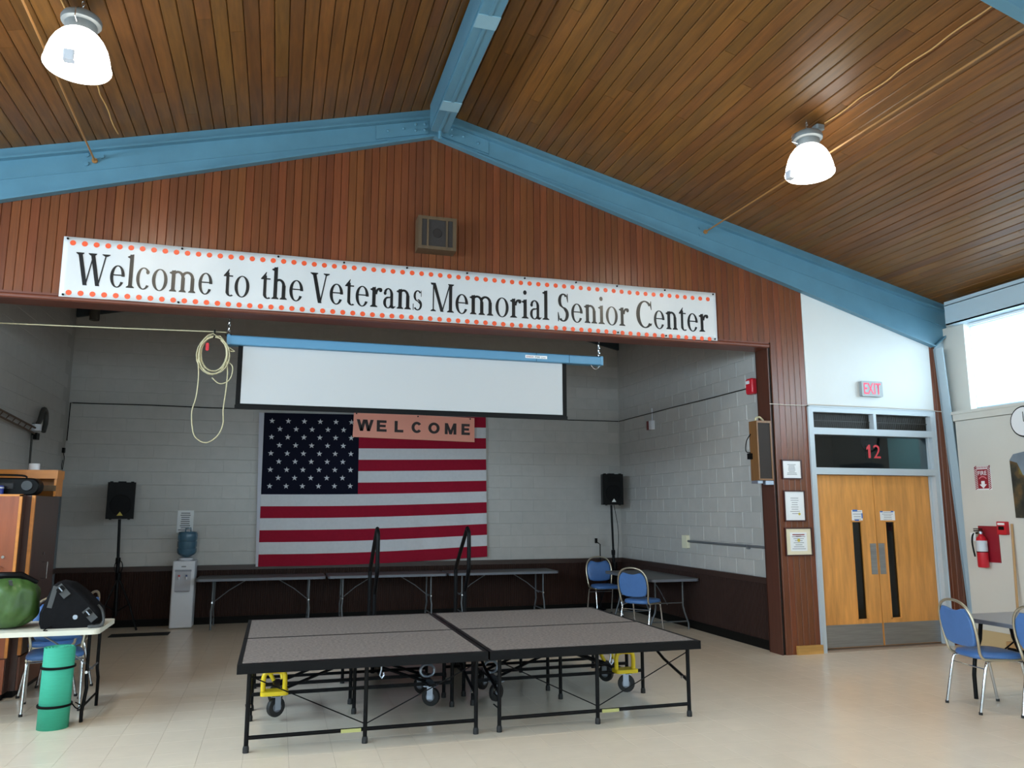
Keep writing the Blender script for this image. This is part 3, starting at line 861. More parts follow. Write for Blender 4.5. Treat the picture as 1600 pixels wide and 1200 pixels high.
# gable speaker box
gs = root('gable_speaker', 'square brown speaker box high on the redwood gable', 'speaker', (1.495, 8.0, 4.515))
MB().box(-.205, .205, -.16, 0, -.18, .18).build('cabinet', m_olive, gs)
f = MB().box(-.205, .205, -.178, -.16, -.18, -.145).box(-.205, .205, -.178, -.16, .145, .18).box(-.205, -.165, -.178, -.16, -.145, .145).box(.165, .205, -.178, -.16, -.145, .145)
f.box(-.112, -.092, -.178, -.16, -.145, .145).box(.092, .112, -.178, -.16, -.145, .145)
f.build('face_frame', m_olive, gs)
MB().box(-.165, .165, -.168, -.16, -.145, .145).build('grille', m_grille, gs)
MB().lathe([(.045, -.176), (.05, -.168)], (0, 0, .0), 14, 'y').build('centre_badge', M('dull_badge', (44, 38, 36), .7, spec=.2), gs)

# ------------------------------------------------------------------ high bay lamps
def make_lamp():
    r = root('high_bay_lamp', '', 'lamp', (4.555, 5.75, roof(4.555) - .002), 0, 'high bay lamps hanging from the plank ceiling')
    h = MB().tube([(0, 0, -.001), (0, 0, -.03)], .006, 6)
    for k in range(3):
        c = -.045 - k * .03
        ring = [(.012 * math.cos(a) * (k % 2), .012 * math.cos(a) * (1 - k % 2), c + .02 * math.sin(a)) for a in [q * PI / 5 for q in range(10)]]
        h.tube(ring, .0035, 5, True)
    h.build('hook_chain', m_chrome, r)
    MB().lathe([(.06, -.235), (.125, -.232), (.148, -.22), (.152, -.19), (.14, -.165), (.11, -.145), (.06, -.12), (.03, -.11)], n=28).build('ballast_cap', m_lampmetal, r, True)
    MB().lathe([(.115, -.30), (.118, -.27), (.12, -.235)], n=28).build('neck', m_lampmetal, r, True)
    MB().lathe([(.236, -.580), (.243, -.575), (.24, -.55), (.23, -.50), (.21, -.43), (.18, -.37), (.145, -.325), (.112, -.30)], n=32).build('prismatic_shade', m_shade_glow, r, True)
    MB().lathe([(.03, -.598), (.20, -.596), (.225, -.59)], n=32).build('lens', m_lens_glow, r, True)
    rm = MB().lathe([(.228, -.592), (.228, -.605), (.238, -.607), (.249, -.592), (.249, -.578), (.236, -.575), (.236, -.584), (.228, -.592)], n=32)
    rm.build('lens_ring', m_shade_glow, r, True)
    MB().rbox(-.275, -.205, -.04, .04, -.675, -.595, .012, 3).build('latch', m_white_plastic, r)
    jb = MB().rbox(.09, .19, -.05, .05, -.10, -.052, .02, 3).tube([(.14, 0, -.09), (.12, 0, -.12), (.10, 0, -.15)], .008, 6)
    jb.build('junction_box', m_lampmetal, r)
    MB().tube([(-.12, 0, -.15), (-.19, .0, -.20), (-.2, .0, -.27), (-.12, 0, -.28)], .004, 5).build('safety_wire', m_chrome, r)
    r.scale = (.88, .88, .90)
    return r
lamp = make_lamp()
lamp['label'] = 'lit bell shaped high bay lamp at the right of the ceiling'
copy_tree(lamp, (-1.49, 5.77, roof(-1.49) - .002), PI * .5, 'lit bell shaped high bay lamp at the top left of the ceiling')
for k, (lx, ly) in enumerate(((-1.48, 1.3), (4.53, 1.3), (-1.48, -3.1), (4.53, -3.1))):
    copy_tree(lamp, (lx, ly, roof(lx) - .002), 0, ('left', 'right')[k % 2] + (' lit high bay lamp in the bay above the photographer', ' lit high bay lamp in the rearmost bay, behind the photographer')[k // 2])
# sway rods and cables on the ceiling
T(MB().tube([(4.77, 7.945, 4.915), (4.77, 3.5, 4.89)], .009, 8).build('tie_rod', m_rod), 'thin tan rod from the right roof beam past the lamp', 'rod')
T(MB().tube([(-1.83, 7.945, 4.945), (-1.83, 5.6, 5.085), (-1.83, 3.5, 4.97)], .009, 8).build('tie_rod', m_rod), 'thin tan rod crossing behind the top left lamp', 'rod')
def plate(loc, label):
    r = root('rod_anchor', label, 'anchor', loc)
    for dx, dz in ((-.07, .05), (-.07, -.04), (.06, .05)):
        MB().lathe([(.02, -.015), (.02, 0)], (dx, 0, dz), 8, 'y').build('bolt', m_blue, r)
    MB().lathe([(.026, -.02), (.026, 0)], (0, 0, 0), 8, 'y').build('nut', m_rod, r)
plate((4.77, 7.963, 4.915), 'bolted rod end on the right blue roof beam')
plate((-1.83, 7.963, 4.945), 'bolted rod end on the left blue roof beam')
w = [(4.70 + .006 * math.sin(k * 1.7), 5.68 - k * .155, roof(4.70) - .012 - .004 * (k % 3)) for k in range(15)]
T(MB().tube(bez(w, 4), .0065, 6).build('ceiling_cable', m_tanwire), 'wavy tan cable along the planks from the right lamp', 'cable')
w = [(-1.63 + .006 * math.sin(k * 1.9), 5.75 + k * .15, roof(-1.63) - .012 - .004 * (k % 2)) for k in range(15)]
T(MB().tube(bez(w, 4), .0065, 6).build('ceiling_cable', m_tanwire), 'short tan cable along the planks below the left lamp', 'cable')

# ------------------------------------------------------------------ projection screen
ps = root('projection_screen', 'half lowered projection screen in a blue case under the lintel', 'screen', (0, 8.38, 3.345))
MB().rbox(-.565, 3.57, -.06, .06, -.05, .05, .014, 3, 'x').build('case', m_case_blue, ps)
MB().box(-.568, -.535, -.062, .062, -.052, .052).box(3.54, 3.573, -.062, .062, -.052, .052).build('end_cap', m_case_blue, ps)
MB().box(2.75, 2.754, -.0615, -.06, -.05, .05).box(3.15, 3.154, -.0615, -.06, -.05, .05).build('case_seam', m_black, ps)
MB().box(-.408, 3.085, -.002, 0, -.645, -.05).build('fabric', m_screen, ps)
MB().box(-.455, -.408, -.003, 0.001, -.665, -.05).box(3.085, 3.135, -.003, 0.001, -.665, -.05).box(-.408, 3.085, -.003, 0.001, -.665, -.645).build('black_border', m_black, ps)
MB().box(-.46, 3.14, -.012, .012, -.70, -.66).build('bottom_bar', m_black_metal, ps)
lab = MB().box(2.62, 2.88, -.064, -.0605, -.017, .017).build('maker_label', m_paper, ps)
text_obj('KNOX', 'label_word', m_redink, (2.633, -.064, -.010), (1, 0, 0), (0, 0, 1), .085, .019, lab, bold=.01, depth=.001)
text_obj('700', 'label_number', m_ink, (2.733, -.064, -.010), (1, 0, 0), (0, 0, 1), .06, .019, lab, bold=.01, depth=.001)
text_obj('Line', 'label_script', m_ink, (2.81, -.064, -.010), (1, 0, 0), (0, 0, 1), .052, .017, lab, shear=.3, depth=.001)
MB().tube(bez([(3.43, -.03, -.05), (3.46, -.03, -.085), (3.50, -.03, -.095), (3.54, -.03, -.05)], 5), .004, 6).build('pull_ring', m_chrome, ps)
def chain(x, label):
    r = root('hanging_chain', label, 'chain', (x, 8.38, 3.395))
    c = MB(); n = 11
    for k in range(n):
        zc = .018 + k * .030
        ring = [((.010 if k % 2 else 0) * math.cos(a), (0 if k % 2 else .010) * math.cos(a), zc + .019 * math.sin(a)) for a in [q * PI / 5 for q in range(10)]]
        c.tube(ring, .0035, 5, True)
    c.build('links', m_chrome, r)
    MB().box(-.05, .05, -.14, .03, .345, .36).build('bracket', m_zinc, r)
    MB().rbox(-.03, .03, -.025, .025, 0, .014, .008, 2).build('eye_plate', m_black_metal, r)
chain(-.555, 'short chain holding the left end of the projection screen')
chain(3.545, 'short chain holding the right end of the projection screen')
# clothes line and coiled rope
T(MB().tube([(JL, 8.3, 3.37), (-1.6, 8.3, 3.39), (-.70, 8.3, 3.412), (-.575, 8.335, 3.42)], .006, 6).build('clothes_line', m_rope), 'taut pale line stretched from the left to the screen case', 'line')
rc = root('rope_coil', 'coiled cream rope with a long hanging loop left of the screen', 'rope', (-.685, 8.29, 3.42))
pts = []
for k in range(6 * 18):
    a = PI / 2 + 2 * PI * k / 18 + .2 * math.sin(k * .05)
    l = k // 18
    rx = .125 + .022 * ((l * 7) % 4) / 3; rz = .18 + .03 * ((l * 5) % 4) / 3
    pts.append((rx * math.cos(a) + .012 * math.sin(l * 2.1), .012 * math.sin(l * 1.7 + k * .11), -.235 + rz * math.sin(a) - .02 * ((l * 3) % 4) / 3 + (.05 if math.sin(a) > .9 else 0) * 0))
MB().tube(pts, .0065, 6).build('coil', m_rope, rc, 60)
MB().tube(bez([(-.14, 0, -.30), (-.125, 0, -.47), (-.135, 0, -.68), (-.165, 0, -.82), (-.155, 0, -.97), (-.12, 0, -1.08), (-.02, 0, -1.135), (.08, 0, -1.07), (.13, 0, -.95), (.125, 0, -.80), (.14, 0, -.60), (.145, 0, -.42), (.13, 0, -.30)], 6), .0065, 6).build('hanging_loop', m_rope, rc, 60)
MB().tube(bez([(.12, 0, -.30), (.19, 0, -.36), (.17, 0, -.49), (.08, 0, -.54), (.0, 0, -.48)], 6), .006, 6).tube(bez([(.08, 0, -.10), (.14, 0, -.19), (.20, 0, -.20), (.12, 0, -.15)], 5), .006, 6).build('loose_end', m_rope, rc, 60)
MB().tube([(0, 0, .012), (.003, 0, -.05), (-.002, -.012, -.075)], .008, 6).build('tie_strap', m_black, rc)
MB().rbox(-.075, -.045, -.012, .012, -.21, -.13, .012, 3, 'y').build('red_tag', m_red, rc)

# ------------------------------------------------------------------ flag and welcome sheet
fg = root('wall_flag', 'large stars and stripes flag hung flat on the alcove back wall', 'flag', (0, 0, 0))
FTL, FTR, FBR, FBL = Vector((-.25, 3.09)), Vector((3.235, 3.135)), Vector((3.265, .885)), Vector((-.23, .80))
def fp(u, v, off=0.0):
    a = FTL.lerp(FTR, u); b = FBL.lerp(FBR, u)
    p = a.lerp(b, v)
    zs = -.035 * math.sin(PI * min(u, 1)) * v * (1 - .3 * u)
    yy = YB - .05 - .012 * v * (1 + math.sin(u * 31 + v * 2.2)) * .6 - .008 * v * math.sin(u * 57 - v * 5) - off
    return Vector((p.x, yy, p.y + zs))
def cloth(u0, u1, v0, v1, off=0.0, nu=None, nv=3):
    nu = nu or max(6, int((u1 - u0) * 90)); mb = MB()
    for j in range(nv + 1):
        for i in range(nu + 1): mb.v.append(fp(u0 + (u1 - u0) * i / nu, v0 + (v1 - v0) * j / nv, off))
    for j in range(nv):
        for i in range(nu):
            a = j * (nu + 1) + i
            mb.f.append((a, a + nu + 1, a + nu + 2, a + 1))
    return mb
CU = .41
for k in range(13):
    o = cloth(CU if k < 7 else 0, 1, k / 13, (k + 1) / 13).build('stripe', m_red_fab if k % 2 == 0 else m_white_fab, fg, 60)
    o['label'] = 'red stripe' if k % 2 == 0 else 'white stripe'
ct = cloth(0, CU, 0, 7 / 13, 0, 40, 12).build('canton', m_navy_fab, fg, 60)
for r in range(9):
    for q in range(6 if r % 2 == 0 else 5):
        u = CU * ((2 * q + 1 + (r % 2)) / 12.0); v = 7 / 13 * ((r + 1) / 10.0)
        c = fp(u, v, .004); R = .045
        vs = []
        for t in range(10):
            rr = R if t % 2 == 0 else R * .40
            a = PI / 2 + t * PI / 5
            vs.append((c.x + rr * math.cos(a), c.y, c.z + rr * math.sin(a)))
        MB().add(vs + [tuple(c)], [(10, (t + 1) % 10, t) for t in range(10)]).build('star', m_white_fab, ct)
hd = MB()
for j in range(12):
    v = j / 11; p = fp(0, v)
    w_ = .075 * (1 - .55 * v) if j else .075
    hd.v += [Vector((p.x - w_, p.y + .004, p.z - .0)), Vector((p.x, p.y + .001, p.z))]
for j in range(11): hd.f.append((2 * j, 2 * j + 2, 2 * j + 3, 2 * j + 1))
hd.build('hoist_band', M('lavender_white_canvas', (196, 196, 208), .8), fg)
ws = root('welcome_sheet', 'salmon pink paper strip lettered in black over the flag', 'sign', (1.08, YB - .098, 2.72))
MB().add([(0, 0, .03), (1.955, 0, -.005), (1.95, 0, .39), (-.02 + .03, 0, .43), (0, .002, .03), (1.955, .002, -.005), (1.95, .002, .39), (.01, .002, .43)], [(0, 1, 2, 3), (7, 6, 5, 4), (0, 4, 5, 1), (1, 5, 6, 2), (2, 6, 7, 3), (3, 7, 4, 0)]).build('paper_strip', m_pink, ws)
def block_letter(ch, x, z, w, h):
    mb = MB(); t = .048; y = -.003
    def q(*p): mb.add([(x + a, y, z + b - (x + a) * .012) for a, b in p], [tuple(range(len(p)))])
    def ring(a0, a1):
        for k in range(28):
            a, b = (math.radians(a0 + (a1 - a0) * v / 28) for v in (k, k + 1))
            q(*[(w / 2 + (w / 2 - d) * math.cos(g), h / 2 + (h / 2 - e) * math.sin(g)) for g, d, e in ((a, 0, 0), (b, 0, 0), (b, t, .04), (a, t, .04))])
    if ch in 'EL':
        q((0, 0), (t, 0), (t, h), (0, h)); q((t, 0), (w, 0), (w, .04), (t, .04))
        if ch == 'E': q((t, h - .04), (w * .97, h - .04), (w * .97, h), (t, h)); q((t, h / 2 - .018), (w * .9, h / 2 - .018), (w * .9, h / 2 + .02), (t, h / 2 + .02))
    elif ch == 'O': ring(0, 360)
    elif ch == 'C': ring(38, 322)
    elif ch == 'M':
        q((0, 0), (t, 0), (t, h), (0, h)); q((w - t, 0), (w, 0), (w, h), (w - t, h))
        q((t, h), (t, h * .45), (w / 2 - .022, 0), (w / 2, 0), (w / 2, h * .38)); q((w - t, h), (w / 2, h * .38), (w / 2, 0), (w / 2 + .022, 0), (w - t, h * .45))
    elif ch == 'W':
        p = [0, w * .27, w * .5, w * .73, w]
        for a, b, d in ((0, 1, 1), (1, 2, 0), (2, 3, 1), (3, 4, 0)):
            x0, x1 = p[a], p[b]; k = t * .5
            if d: q((x0 - k + .01, h), (x1 - k, 0), (x1 + k, 0), (x0 + k + .01, h))
            else: q((x0 - k, 0), (x0 + k, 0), (x1 + k - .01, h), (x1 - k - .01, h))
    return mb.build('letter', m_signprint, ws)
m_signprint = M('dark_brown_print', (52, 40, 42), .6)
xx = .07
for ch, w_, gap in (('W', .235, .065), ('E', .155, .125), ('L', .14, .13), ('C', .17, .10), ('O', .185, .085), ('M', .19, .085), ('E', .14, 0)):
    block_letter(ch, xx, .13, w_, .18)
    xx += w_ + gap
pn = MB().lathe([(.008, -.012), (.012, -.004), (.012, 0)], n=8, axis='y').mesh('pin', m_black)
for px in (.05, 1.02, 1.88):
    o = bpy.data.objects.new('pin', pn); o.parent = ws; COL.objects.link(o); o.location = (px, -.001, .40 - px * .015)

# cables and fittings on the alcove walls
zc = 3.145
T(MB().tube([(AL + .02, YB - .015, 2.6), (AL + .025, YB - .02, zc), (AL + .06, YB - .02, zc)] + [(AL + .3 + k * .8, YB - .016, zc + .006 * math.sin(k * 2)) for k in range(10)] + [(AR - .03, YB - .02, zc)], .007, 6).build('wall_cable', m_black), 'thin dark cable along the alcove back wall', 'cable')
T(MB().tube([(AR - .02, YB - .03, zc), (AR - .015, 10.5, zc + .004), (AR - .015, 9.5, zc - .003), (AR - .015, 8.5, zc)], .006, 6).build('wall_cable', m_darkgap), 'thin dark cable along the alcove right wall to the alarm', 'cable')
T(MB().tube([(JR - .01, 7.995, 2.875), (5.8, 7.985, 2.868), (6.05, 7.985, 2.872), (6.11, 7.96, 2.885), (7.0, 7.96, 2.885), (7.9, 7.96, 2.878), (8.0, 7.985, 2.87), (8.15, 7.985, 2.868)], .005, 6).build('pale_cable', M('offwhite_cord', (200, 190, 180), .6)), 'thin pale cable across the redwood pier and over the door frame', 'cable')
al = root('fire_alarm_horn', 'red fire alarm horn high on the alcove wall by the pier', 'alarm', (AR, 8.43, 3.15))
MB().rbox(-.075, 0, -.075, .075, -.10, .10, .03, 4, 'x', .012).build('housing', m_red, al, True)
MB().rbox(-.082, -.07, -.02, .05, .03, .07, .008, 2, 'x').build('strobe_lens', m_white_plastic, al)
sa = root('alarm_box', 'small dark red and white device on the alcove right wall', 'alarm', (AR, 11.25, 2.95))
MB().box(-.06, 0, -.09, .0, -.07, .07).build('base', m_white_plastic, sa)
MB().box(-.065, 0, .0, .07, -.07, .07).build('cover', M('maroon_plastic', (110, 30, 30), .5), sa)
MB().box(-.012, 0, -.03, -.01, .07, .27).build('raceway', m_white_plastic, sa)
ot = root('outlet_box', 'white outlet box on the alcove right wall with grey conduit', 'outlet', (AR, 10.27, 1.18))
MB().rbox(-.05, 0, -.09, .05, -.09, .09, .008, 2, 'x').build('box', M('ivory_plastic', (226, 222, 196), .5), ot)
MB().box(-.012, 0, .06, .12, -.05, -.015).box(-.012, 0, .06, .12, .02, .05).build('plug', m_black, ot)
MB().tube([(-.025, -.09, .01), (-.025, -1.0, .005), (-.025, -2.0, .005)], .016, 8).build('conduit', m_conduit, ot)
MB().box(-.045, 0, -1.6, -1.575, -.03, .02).build('clamp', m_conduit, ot)
jl = root('corner_box', 'tiny dark fitting in the back left corner of the alcove', 'fitting', (AL, 12.38, 2.44))
MB().box(0, .03, -.03, .03, -.02, .05).build('box', m_black, jl)
MB().tube(bez([(.015, 0, -.02), (.02, .05, -.1), (.015, .02, -.25), (.015, -.03, -.2), (.015, .0, -.12)], 4), .005, 5).build('dangling_wire', m_black, jl)
can = root('ceiling_can_light', 'dark cylinder spotlight at the top left of the alcove', 'light', (-2.61, 12.1, 4.29))
MB().lathe([(.058, .01), (.066, 0), (.066, .24), (.03, .25)], n=18).build('canister', M('dark_bronze', (70, 66, 60), .5), can, True)
MB().tube([(0, 0, .25), (0, 0, roof(-2.61) - 4.29)], .012, 6).build('stem', m_black, can)
# left alcove wall: gooseneck pipe, bracket arm, conduit, steel door
gp = root('gooseneck_pipe', 'dark gooseneck pipe on the alcove left wall', 'pipe', (AL, 11.0, 2.62))
a = [(.06, .20 * 0 - .12 + .0, -.02), (.06, -.1, .08)] 
MB().tube([(.05, -.10, .05), (.06, -.06, .10)] + [(.07, .06 + .11 * -math.cos(k * PI / 9), .13 + .13 * math.sin(k * PI / 9)) for k in range(1, 9)] + [(.07, .16, .08), (.07, .10, -.02)], .03, 8).build('bend', M('dark_pipe', (58, 58, 56), .5), gp, True)
MB().lathe([(.06, -.03), (.06, .05)], (.04, -.10, 0), 12, 'z').build('collar', m_white_plastic, gp)
MB().box(0, .03, -.14, .04, -.02, .06).build('wall_plate', m_black, gp)
ba = root('bracket_arm', 'rusty trussed arm fixed to the alcove left wall', 'bracket', (AL + .02, 10.2, 2.62))
b = MB().tube([(.03, -.75, .07), (.03, .62, .0)], .012, 6).tube([(.03, -.75, .0), (.03, .62, -.07)], .012, 6)
for k in range(6):
    y0 = -.7 + k * .22
    b.tube([(.03, y0, -.0 - .05 * (y0 + .75) / 1.37), (.03, y0 + .11, .055 - .05 * (y0 + .75) / 1.37)], .006, 5)
b.build('truss', M('rusty_steel', (92, 72, 58), .6), ba)
MB().box(0, .06, .60, .72, -.14, -.06).build('end_block', m_black, ba)
MB().tube([(.03, .52, -.10), (.03, .56, -.9)], .014, 6).build('drop_rod', M('dark_pipe2', (60, 58, 54), .5), ba)
d2 = MB().box(0, .03, -.06, 0, 0, 1.87).box(0, .03, -.98, -.92, 0, 1.87).box(0, .03, -.92, -.06, 1.81, 1.87)
d2o = st(d2.build('door_2', m_grey_metal), 'grey steel door in the alcove left wall behind the cabinets')
MB().box(0.0, .02, -.92, -.06, 0.01, 1.81).build('door_leaf', m_grey_metal, d2o)
d2o.location = (AL + .006, 12.42, 0)

# ------------------------------------------------------------------ speakers on stands
def pa_speaker(loc, stand_xy, logo, tilt, lab1, lab2, rz):
    s = root('loudspeaker', lab1, 'speaker', loc, rz, 'black loudspeakers on stands')
    body = [(-.17, -.13), (.17, -.13), (.175, -.10), (.13, .14), (-.13, .14), (-.175, -.10)]
    MB().prism(body, 'z', 0, .50).build('cabinet', m_black, s)
    MB().rbox(-.165, .165, -.142, -.128, .015, .485, .03, 4, 'y').build('grille', M('speaker_grille', (9, 9, 10), .6, spec=.2), s)
    MB().lathe([(.13, -.150), (.135, -.142)], (0, 0, .19), 24, 'y').build('woofer_dome', M('soft_black', (9, 9, 11), .6, spec=.15), s, True)
    MB().box(-.10, .10, -.148, -.142, .37, .45).build('horn', M('horn_black', (8, 8, 9), .5, spec=.15), s)
    MB().add([(-.038, -.153, .045), (.038, -.153, .045), (0, -.153, .10), (-.038, -.150, .045), (.038, -.150, .045), (0, -.150, .10)], [(0, 1, 2), (5, 4, 3), (0, 3, 4, 1), (1, 4, 5, 2), (2, 5, 3, 0)]).build('triangle_emblem', logo, s)
    MB().box(-.05, .05, -.04, .04, .50, .515).box(-.15, -.11, -.1, -.06, .50, .512).box(.11, .15, -.1, -.06, .50, .512).build('top_handle', m_black, s)
    MB().box(-.13, -.10, -.11, -.08, -.012, 0).box(.10, .13, -.11, -.08, -.012, 0).build('rubber_feet', m_rubber, s)
    t = root('speaker_stand', lab2, 'stand', (stand_xy[0], stand_xy[1], 0), 0, 'black tripod speaker stands')
    top = Vector((loc[0] - stand_xy[0], loc[1] - stand_xy[1], loc[2] - .001))
    MB().tube([(0, 0, .35), (top.x, top.y, top.z - .004)], .019, 8).build('pole', m_black_metal, t)
    MB().tube([(0, 0, .2), (top.x * .5, top.y * .5, .95)], .025, 8).build('lower_tube', m_black_metal, t)
    lg = MB().tube([(0, 0, .72), (0, .17, .36), (0, .29, .015)], .013, 6).mesh('leg', m_black_metal)
    stt = MB().tube([(0, 0, .26), (0, .17, .36)], .009, 6).mesh('strut', m_black_metal)
    for k in range(3):
        for me in (lg, stt):
            o = bpy.data.objects.new(me.name, me); o.parent = t; COL.objects.link(o); o.rotation_euler = (0, 0, tilt + k * 2 * PI / 3)
    MB().lathe([(.034, .68), (.036, .72), (.034, .78)], n=12).build('collar', m_black, t)
    MB().lathe([(.03, .90), (.033, .95), (.03, .98)], (top.x * .5, top.y * .5, 0), 12).build('clamp', m_black, t)
    return s, t
s, t = pa_speaker((-2.085, 12.12, 1.505), (-2.04, 12.10), m_logo_gold, .3, 'black loudspeaker with a gold triangle, on a stand at the left', 'black tripod stand under the left loudspeaker', .15)
MB().tube(bez([(.05 * math.cos(a), -.05, .86 + .085 * math.sin(a)) for a in [k * .55 for k in range(24)]], 2), .006, 5).build('cable_loop', m_black, t)
s, t = pa_speaker((5.30, 12.12, 1.71), (5.33, 12.10), m_logo_white, .9, 'black loudspeaker with a white triangle, on a stand at the right', 'black tripod stand under the right loudspeaker', -.1)
MB().tube(bez([(.02, .03, 1.72), (.10, .05, 1.3), (.08, .04, .9), (.06, .03, .7)], 5), .005, 5).build('speaker_cable', m_black, t)
mi = root('microphone_stand', 'slim black stand with a clip behind the back blue chair', 'stand', (5.19, 12.36, 0))
MB().tube([(0, 0, .02), (0, 0, 1.06), (-.06, 0, 1.10)], .009, 6).build('pole', m_black_metal, mi)
MB().rbox(-.09, -.05, -.02, .02, 1.08, 1.16, .008, 2).build('clip', m_black, mi)
MB().lathe([(.08, 0), (.08, .015), (.02, .03)], n=18).build('base', m_black_metal, mi)

# column speaker on the jamb
ws_ = root('column_speaker', 'tall walnut column speaker fixed to the right jamb of the opening', 'speaker', (5.47, 8.08, 2.32))
MB().box(-.098, .098, -.07, .08, -.35, .35).build('cabinet', m_spk_wood, ws_)
MB().box(-.098, -.082, -.08, -.07, -.35, .35).box(.082, .098, -.08, -.07, -.35, .35).box(-.082, .082, -.08, -.07, -.35, -.33).box(-.082, .082, -.08, -.07, .325, .35).build('face_frame', m_spk_wood, ws_)
MB().box(-.082, .082, -.075, -.07, -.33, .325).build('grille', m_grille, ws_)
MB().box(-.098, -.03, -.05, .08, -.385, -.352).box(-.01, .098, -.075, -.03, -.40, -.355).build('bracket', m_zinc, ws_)
MB().tube(bez([(-.06, .0, .35), (-.05, .0, .385), (0, 0, .40), (.05, 0, .36)], 5), .012, 6).build('top_cable', m_rope, ws_)
MB().tube(bez([(-.098, .05, .2), (-.15, .06, .12), (-.16, .07, .0), (-.10, .07, -.02)], 5), .006, 5).build('side_cable', m_black, ws_)
MB().box(-.14, -.098, .03, .08, -.10, -.03).build('connector', m_black, ws_)

# ------------------------------------------------------------------ water cooler
wc = root('water_cooler', 'white floor standing water cooler against the dark wainscot', 'water cooler', (-1.215, 12.26, 0))
MB().rbox(-.148, .148, -.16, .16, .01, .92, .025, 4, 'z', .01).build('cabinet', m_white_plastic, wc)
MB().box(-.105, .10, -.166, -.158, .50, .78).build('tap_recess', M('pale_grey_plastic', (176, 178, 188), .5), wc)
MB().box(-.11, .105, -.178, -.158, .775, .80).build('visor', M('mid_grey_plastic', (140, 142, 152), .5), wc)
MB().box(-.03, .03, -.164, -.158, .835, .85).build('name_plate', m_greyink, wc)
for dx, mm in ((-.05, m_red), (.045, M('blue_tap', (70, 90, 140), .5))):
    tp = MB().tube([(dx, -.16, .70), (dx, -.195, .70), (dx, -.197, .67)], .012, 8).build('tap', m_white_plastic, wc)
    MB().box(dx - .012, dx + .012, -.2, -.185, .70, .73).build('tap_lever', mm, tp)
MB().box(-.09, .09, -.2, -.158, .50, .515).build('drip_tray', M('drip_grey', (150, 150, 158), .5), wc)
MB().box(-.12, .12, -.163, -.158, .05, .46).build('lower_door', m_white_plastic, wc)
MB().lathe([(.09, .92), (.10, .935), (.095, .955), (.07, .96)], n=24).build('bottle_seat', m_white_plastic, wc, True)
wbt = root('water_bottle', 'blue translucent water bottle upside down on the cooler', 'bottle', (-1.205, 12.26, .962))
MB().lathe([(.03, 0), (.06, .01), (.115, .045), (.13, .07), (.132, .12), (.124, .128), (.124, .14), (.132, .15), (.132, .22), (.124, .228), (.124, .24), (.132, .25), (.132, .33), (.12, .355), (.09, .362)], n=28).build('body', m_bottle, wbt, True)
MB().tube([(-.03, -.02, .36), (-.03, -.02, .40), (.04, -.02, .41), (.04, -.02, .36)], .009, 6).build('handle', m_bottle, wbt)
T(MB().box(-.36, .36, -.13, .13, 0.001, .008).build('floor_mat', M('black_rubber_mat', (14, 14, 15), .8)), 'thin black rubber mat on the floor left of the cooler', 'mat').location = (-1.66, 11.68, 0)

# ------------------------------------------------------------------ folding tables
def folding_table(label, loc, rz, L, Wd, top_m, edge_m, leg_m, group, H=.70, style=0, inset=.22):
    t = root('folding_table', label, 'table', loc, rz, group)
    MB().rbox(-L / 2, L / 2, -Wd / 2, Wd / 2, H - .004, H, .05, 5, 'z').build('table_top', top_m, t)
    MB().rbox(-L / 2, L / 2, -Wd / 2, Wd / 2, H - .036, H - .004, .05, 5, 'z').build('edge_band', edge_m, t)
    for s in (-1, 1):
        x = s * (L / 2 - inset)
        for q in (-1, 1):
            w = Wd / 2
            if style == 0: path = [(x, q * w * .58, H - .036), (x, q * w * .58, .32), (x + s * .01, q * w * .62, .24), (x + s * .0, q * w * .80, .08), (x, q * w * .80, 0)]
            else: path = [(x, q * w * .42, H - .036), (x, q * w * .50, .5), (x, q * w * .70, .33), (x, q * w * .76, .2), (x, q * w * .76, 0)]
            MB().tube(path, .0135 if style == 0 else .017, 8).build('leg', leg_m, t, 50)
        yy = Wd / 2 * (.78 if style == 0 else .66); zz = .11 if style == 0 else .36
        MB().tube([(x, -yy, zz), (x, yy, zz)], .010 if style == 0 else .015, 6).build('cross_bar', leg_m, t)
        MB().tube([(x, 0.03, .34), (x - s * .20, 0.03, .50), (x - s * .45, 0.03, H - .04)], .007, 6).tube([(x, -Wd * .29, .36), (x, Wd * .29, .36)], .008, 6).build('brace', m_conduit if style == 0 else leg_m, t)
        for zz2 in (.36,):
            MB().lathe([(.012, -.01), (.012, .01)], (x, -Wd * .29 - .012, zz2), 8, 'y').build('brace_rivet', m_chrome, t)
    return t
m_leg_grey = M('grey_leg_tube', (96, 100, 104), .45, metal=.4)
gB = 'charcoal folding tables in a row along the alcove back wall'
t1 = folding_table('charcoal folding table by the water cooler, leftmost of three', (-.155, 12.10, 0), 0, 1.735, .64, m_table_dark, m_table_edge, m_leg_grey, gB, .69)
copy_tree(t1, (1.615, 12.10, 0), 0, 'charcoal folding table under the flag, middle of three')
copy_tree(t1, (3.385, 12.10, 0), 0, 'charcoal folding table right of the flag, third of three')
folding_table('charcoal folding table along the alcove right wall', (5.24, 10.66, 0), PI / 2, 1.62, .72, m_table_dark, m_table_edge, m_leg_grey, None, .70)
folding_table('pale grey folding table with black legs at the right edge', (6.22, 4.97, 0), PI / 2, 1.8, .76, m_table_grey, m_table_edge, m_black_metal, None, .70, 1, .12)
wt = folding_table('cream plastic folding table holding bags at the left edge', (-2.17, 7.40, 0), 0, 1.74, .68, m_table_white, m_table_white, m_black_metal, None, .70, 0, .09)

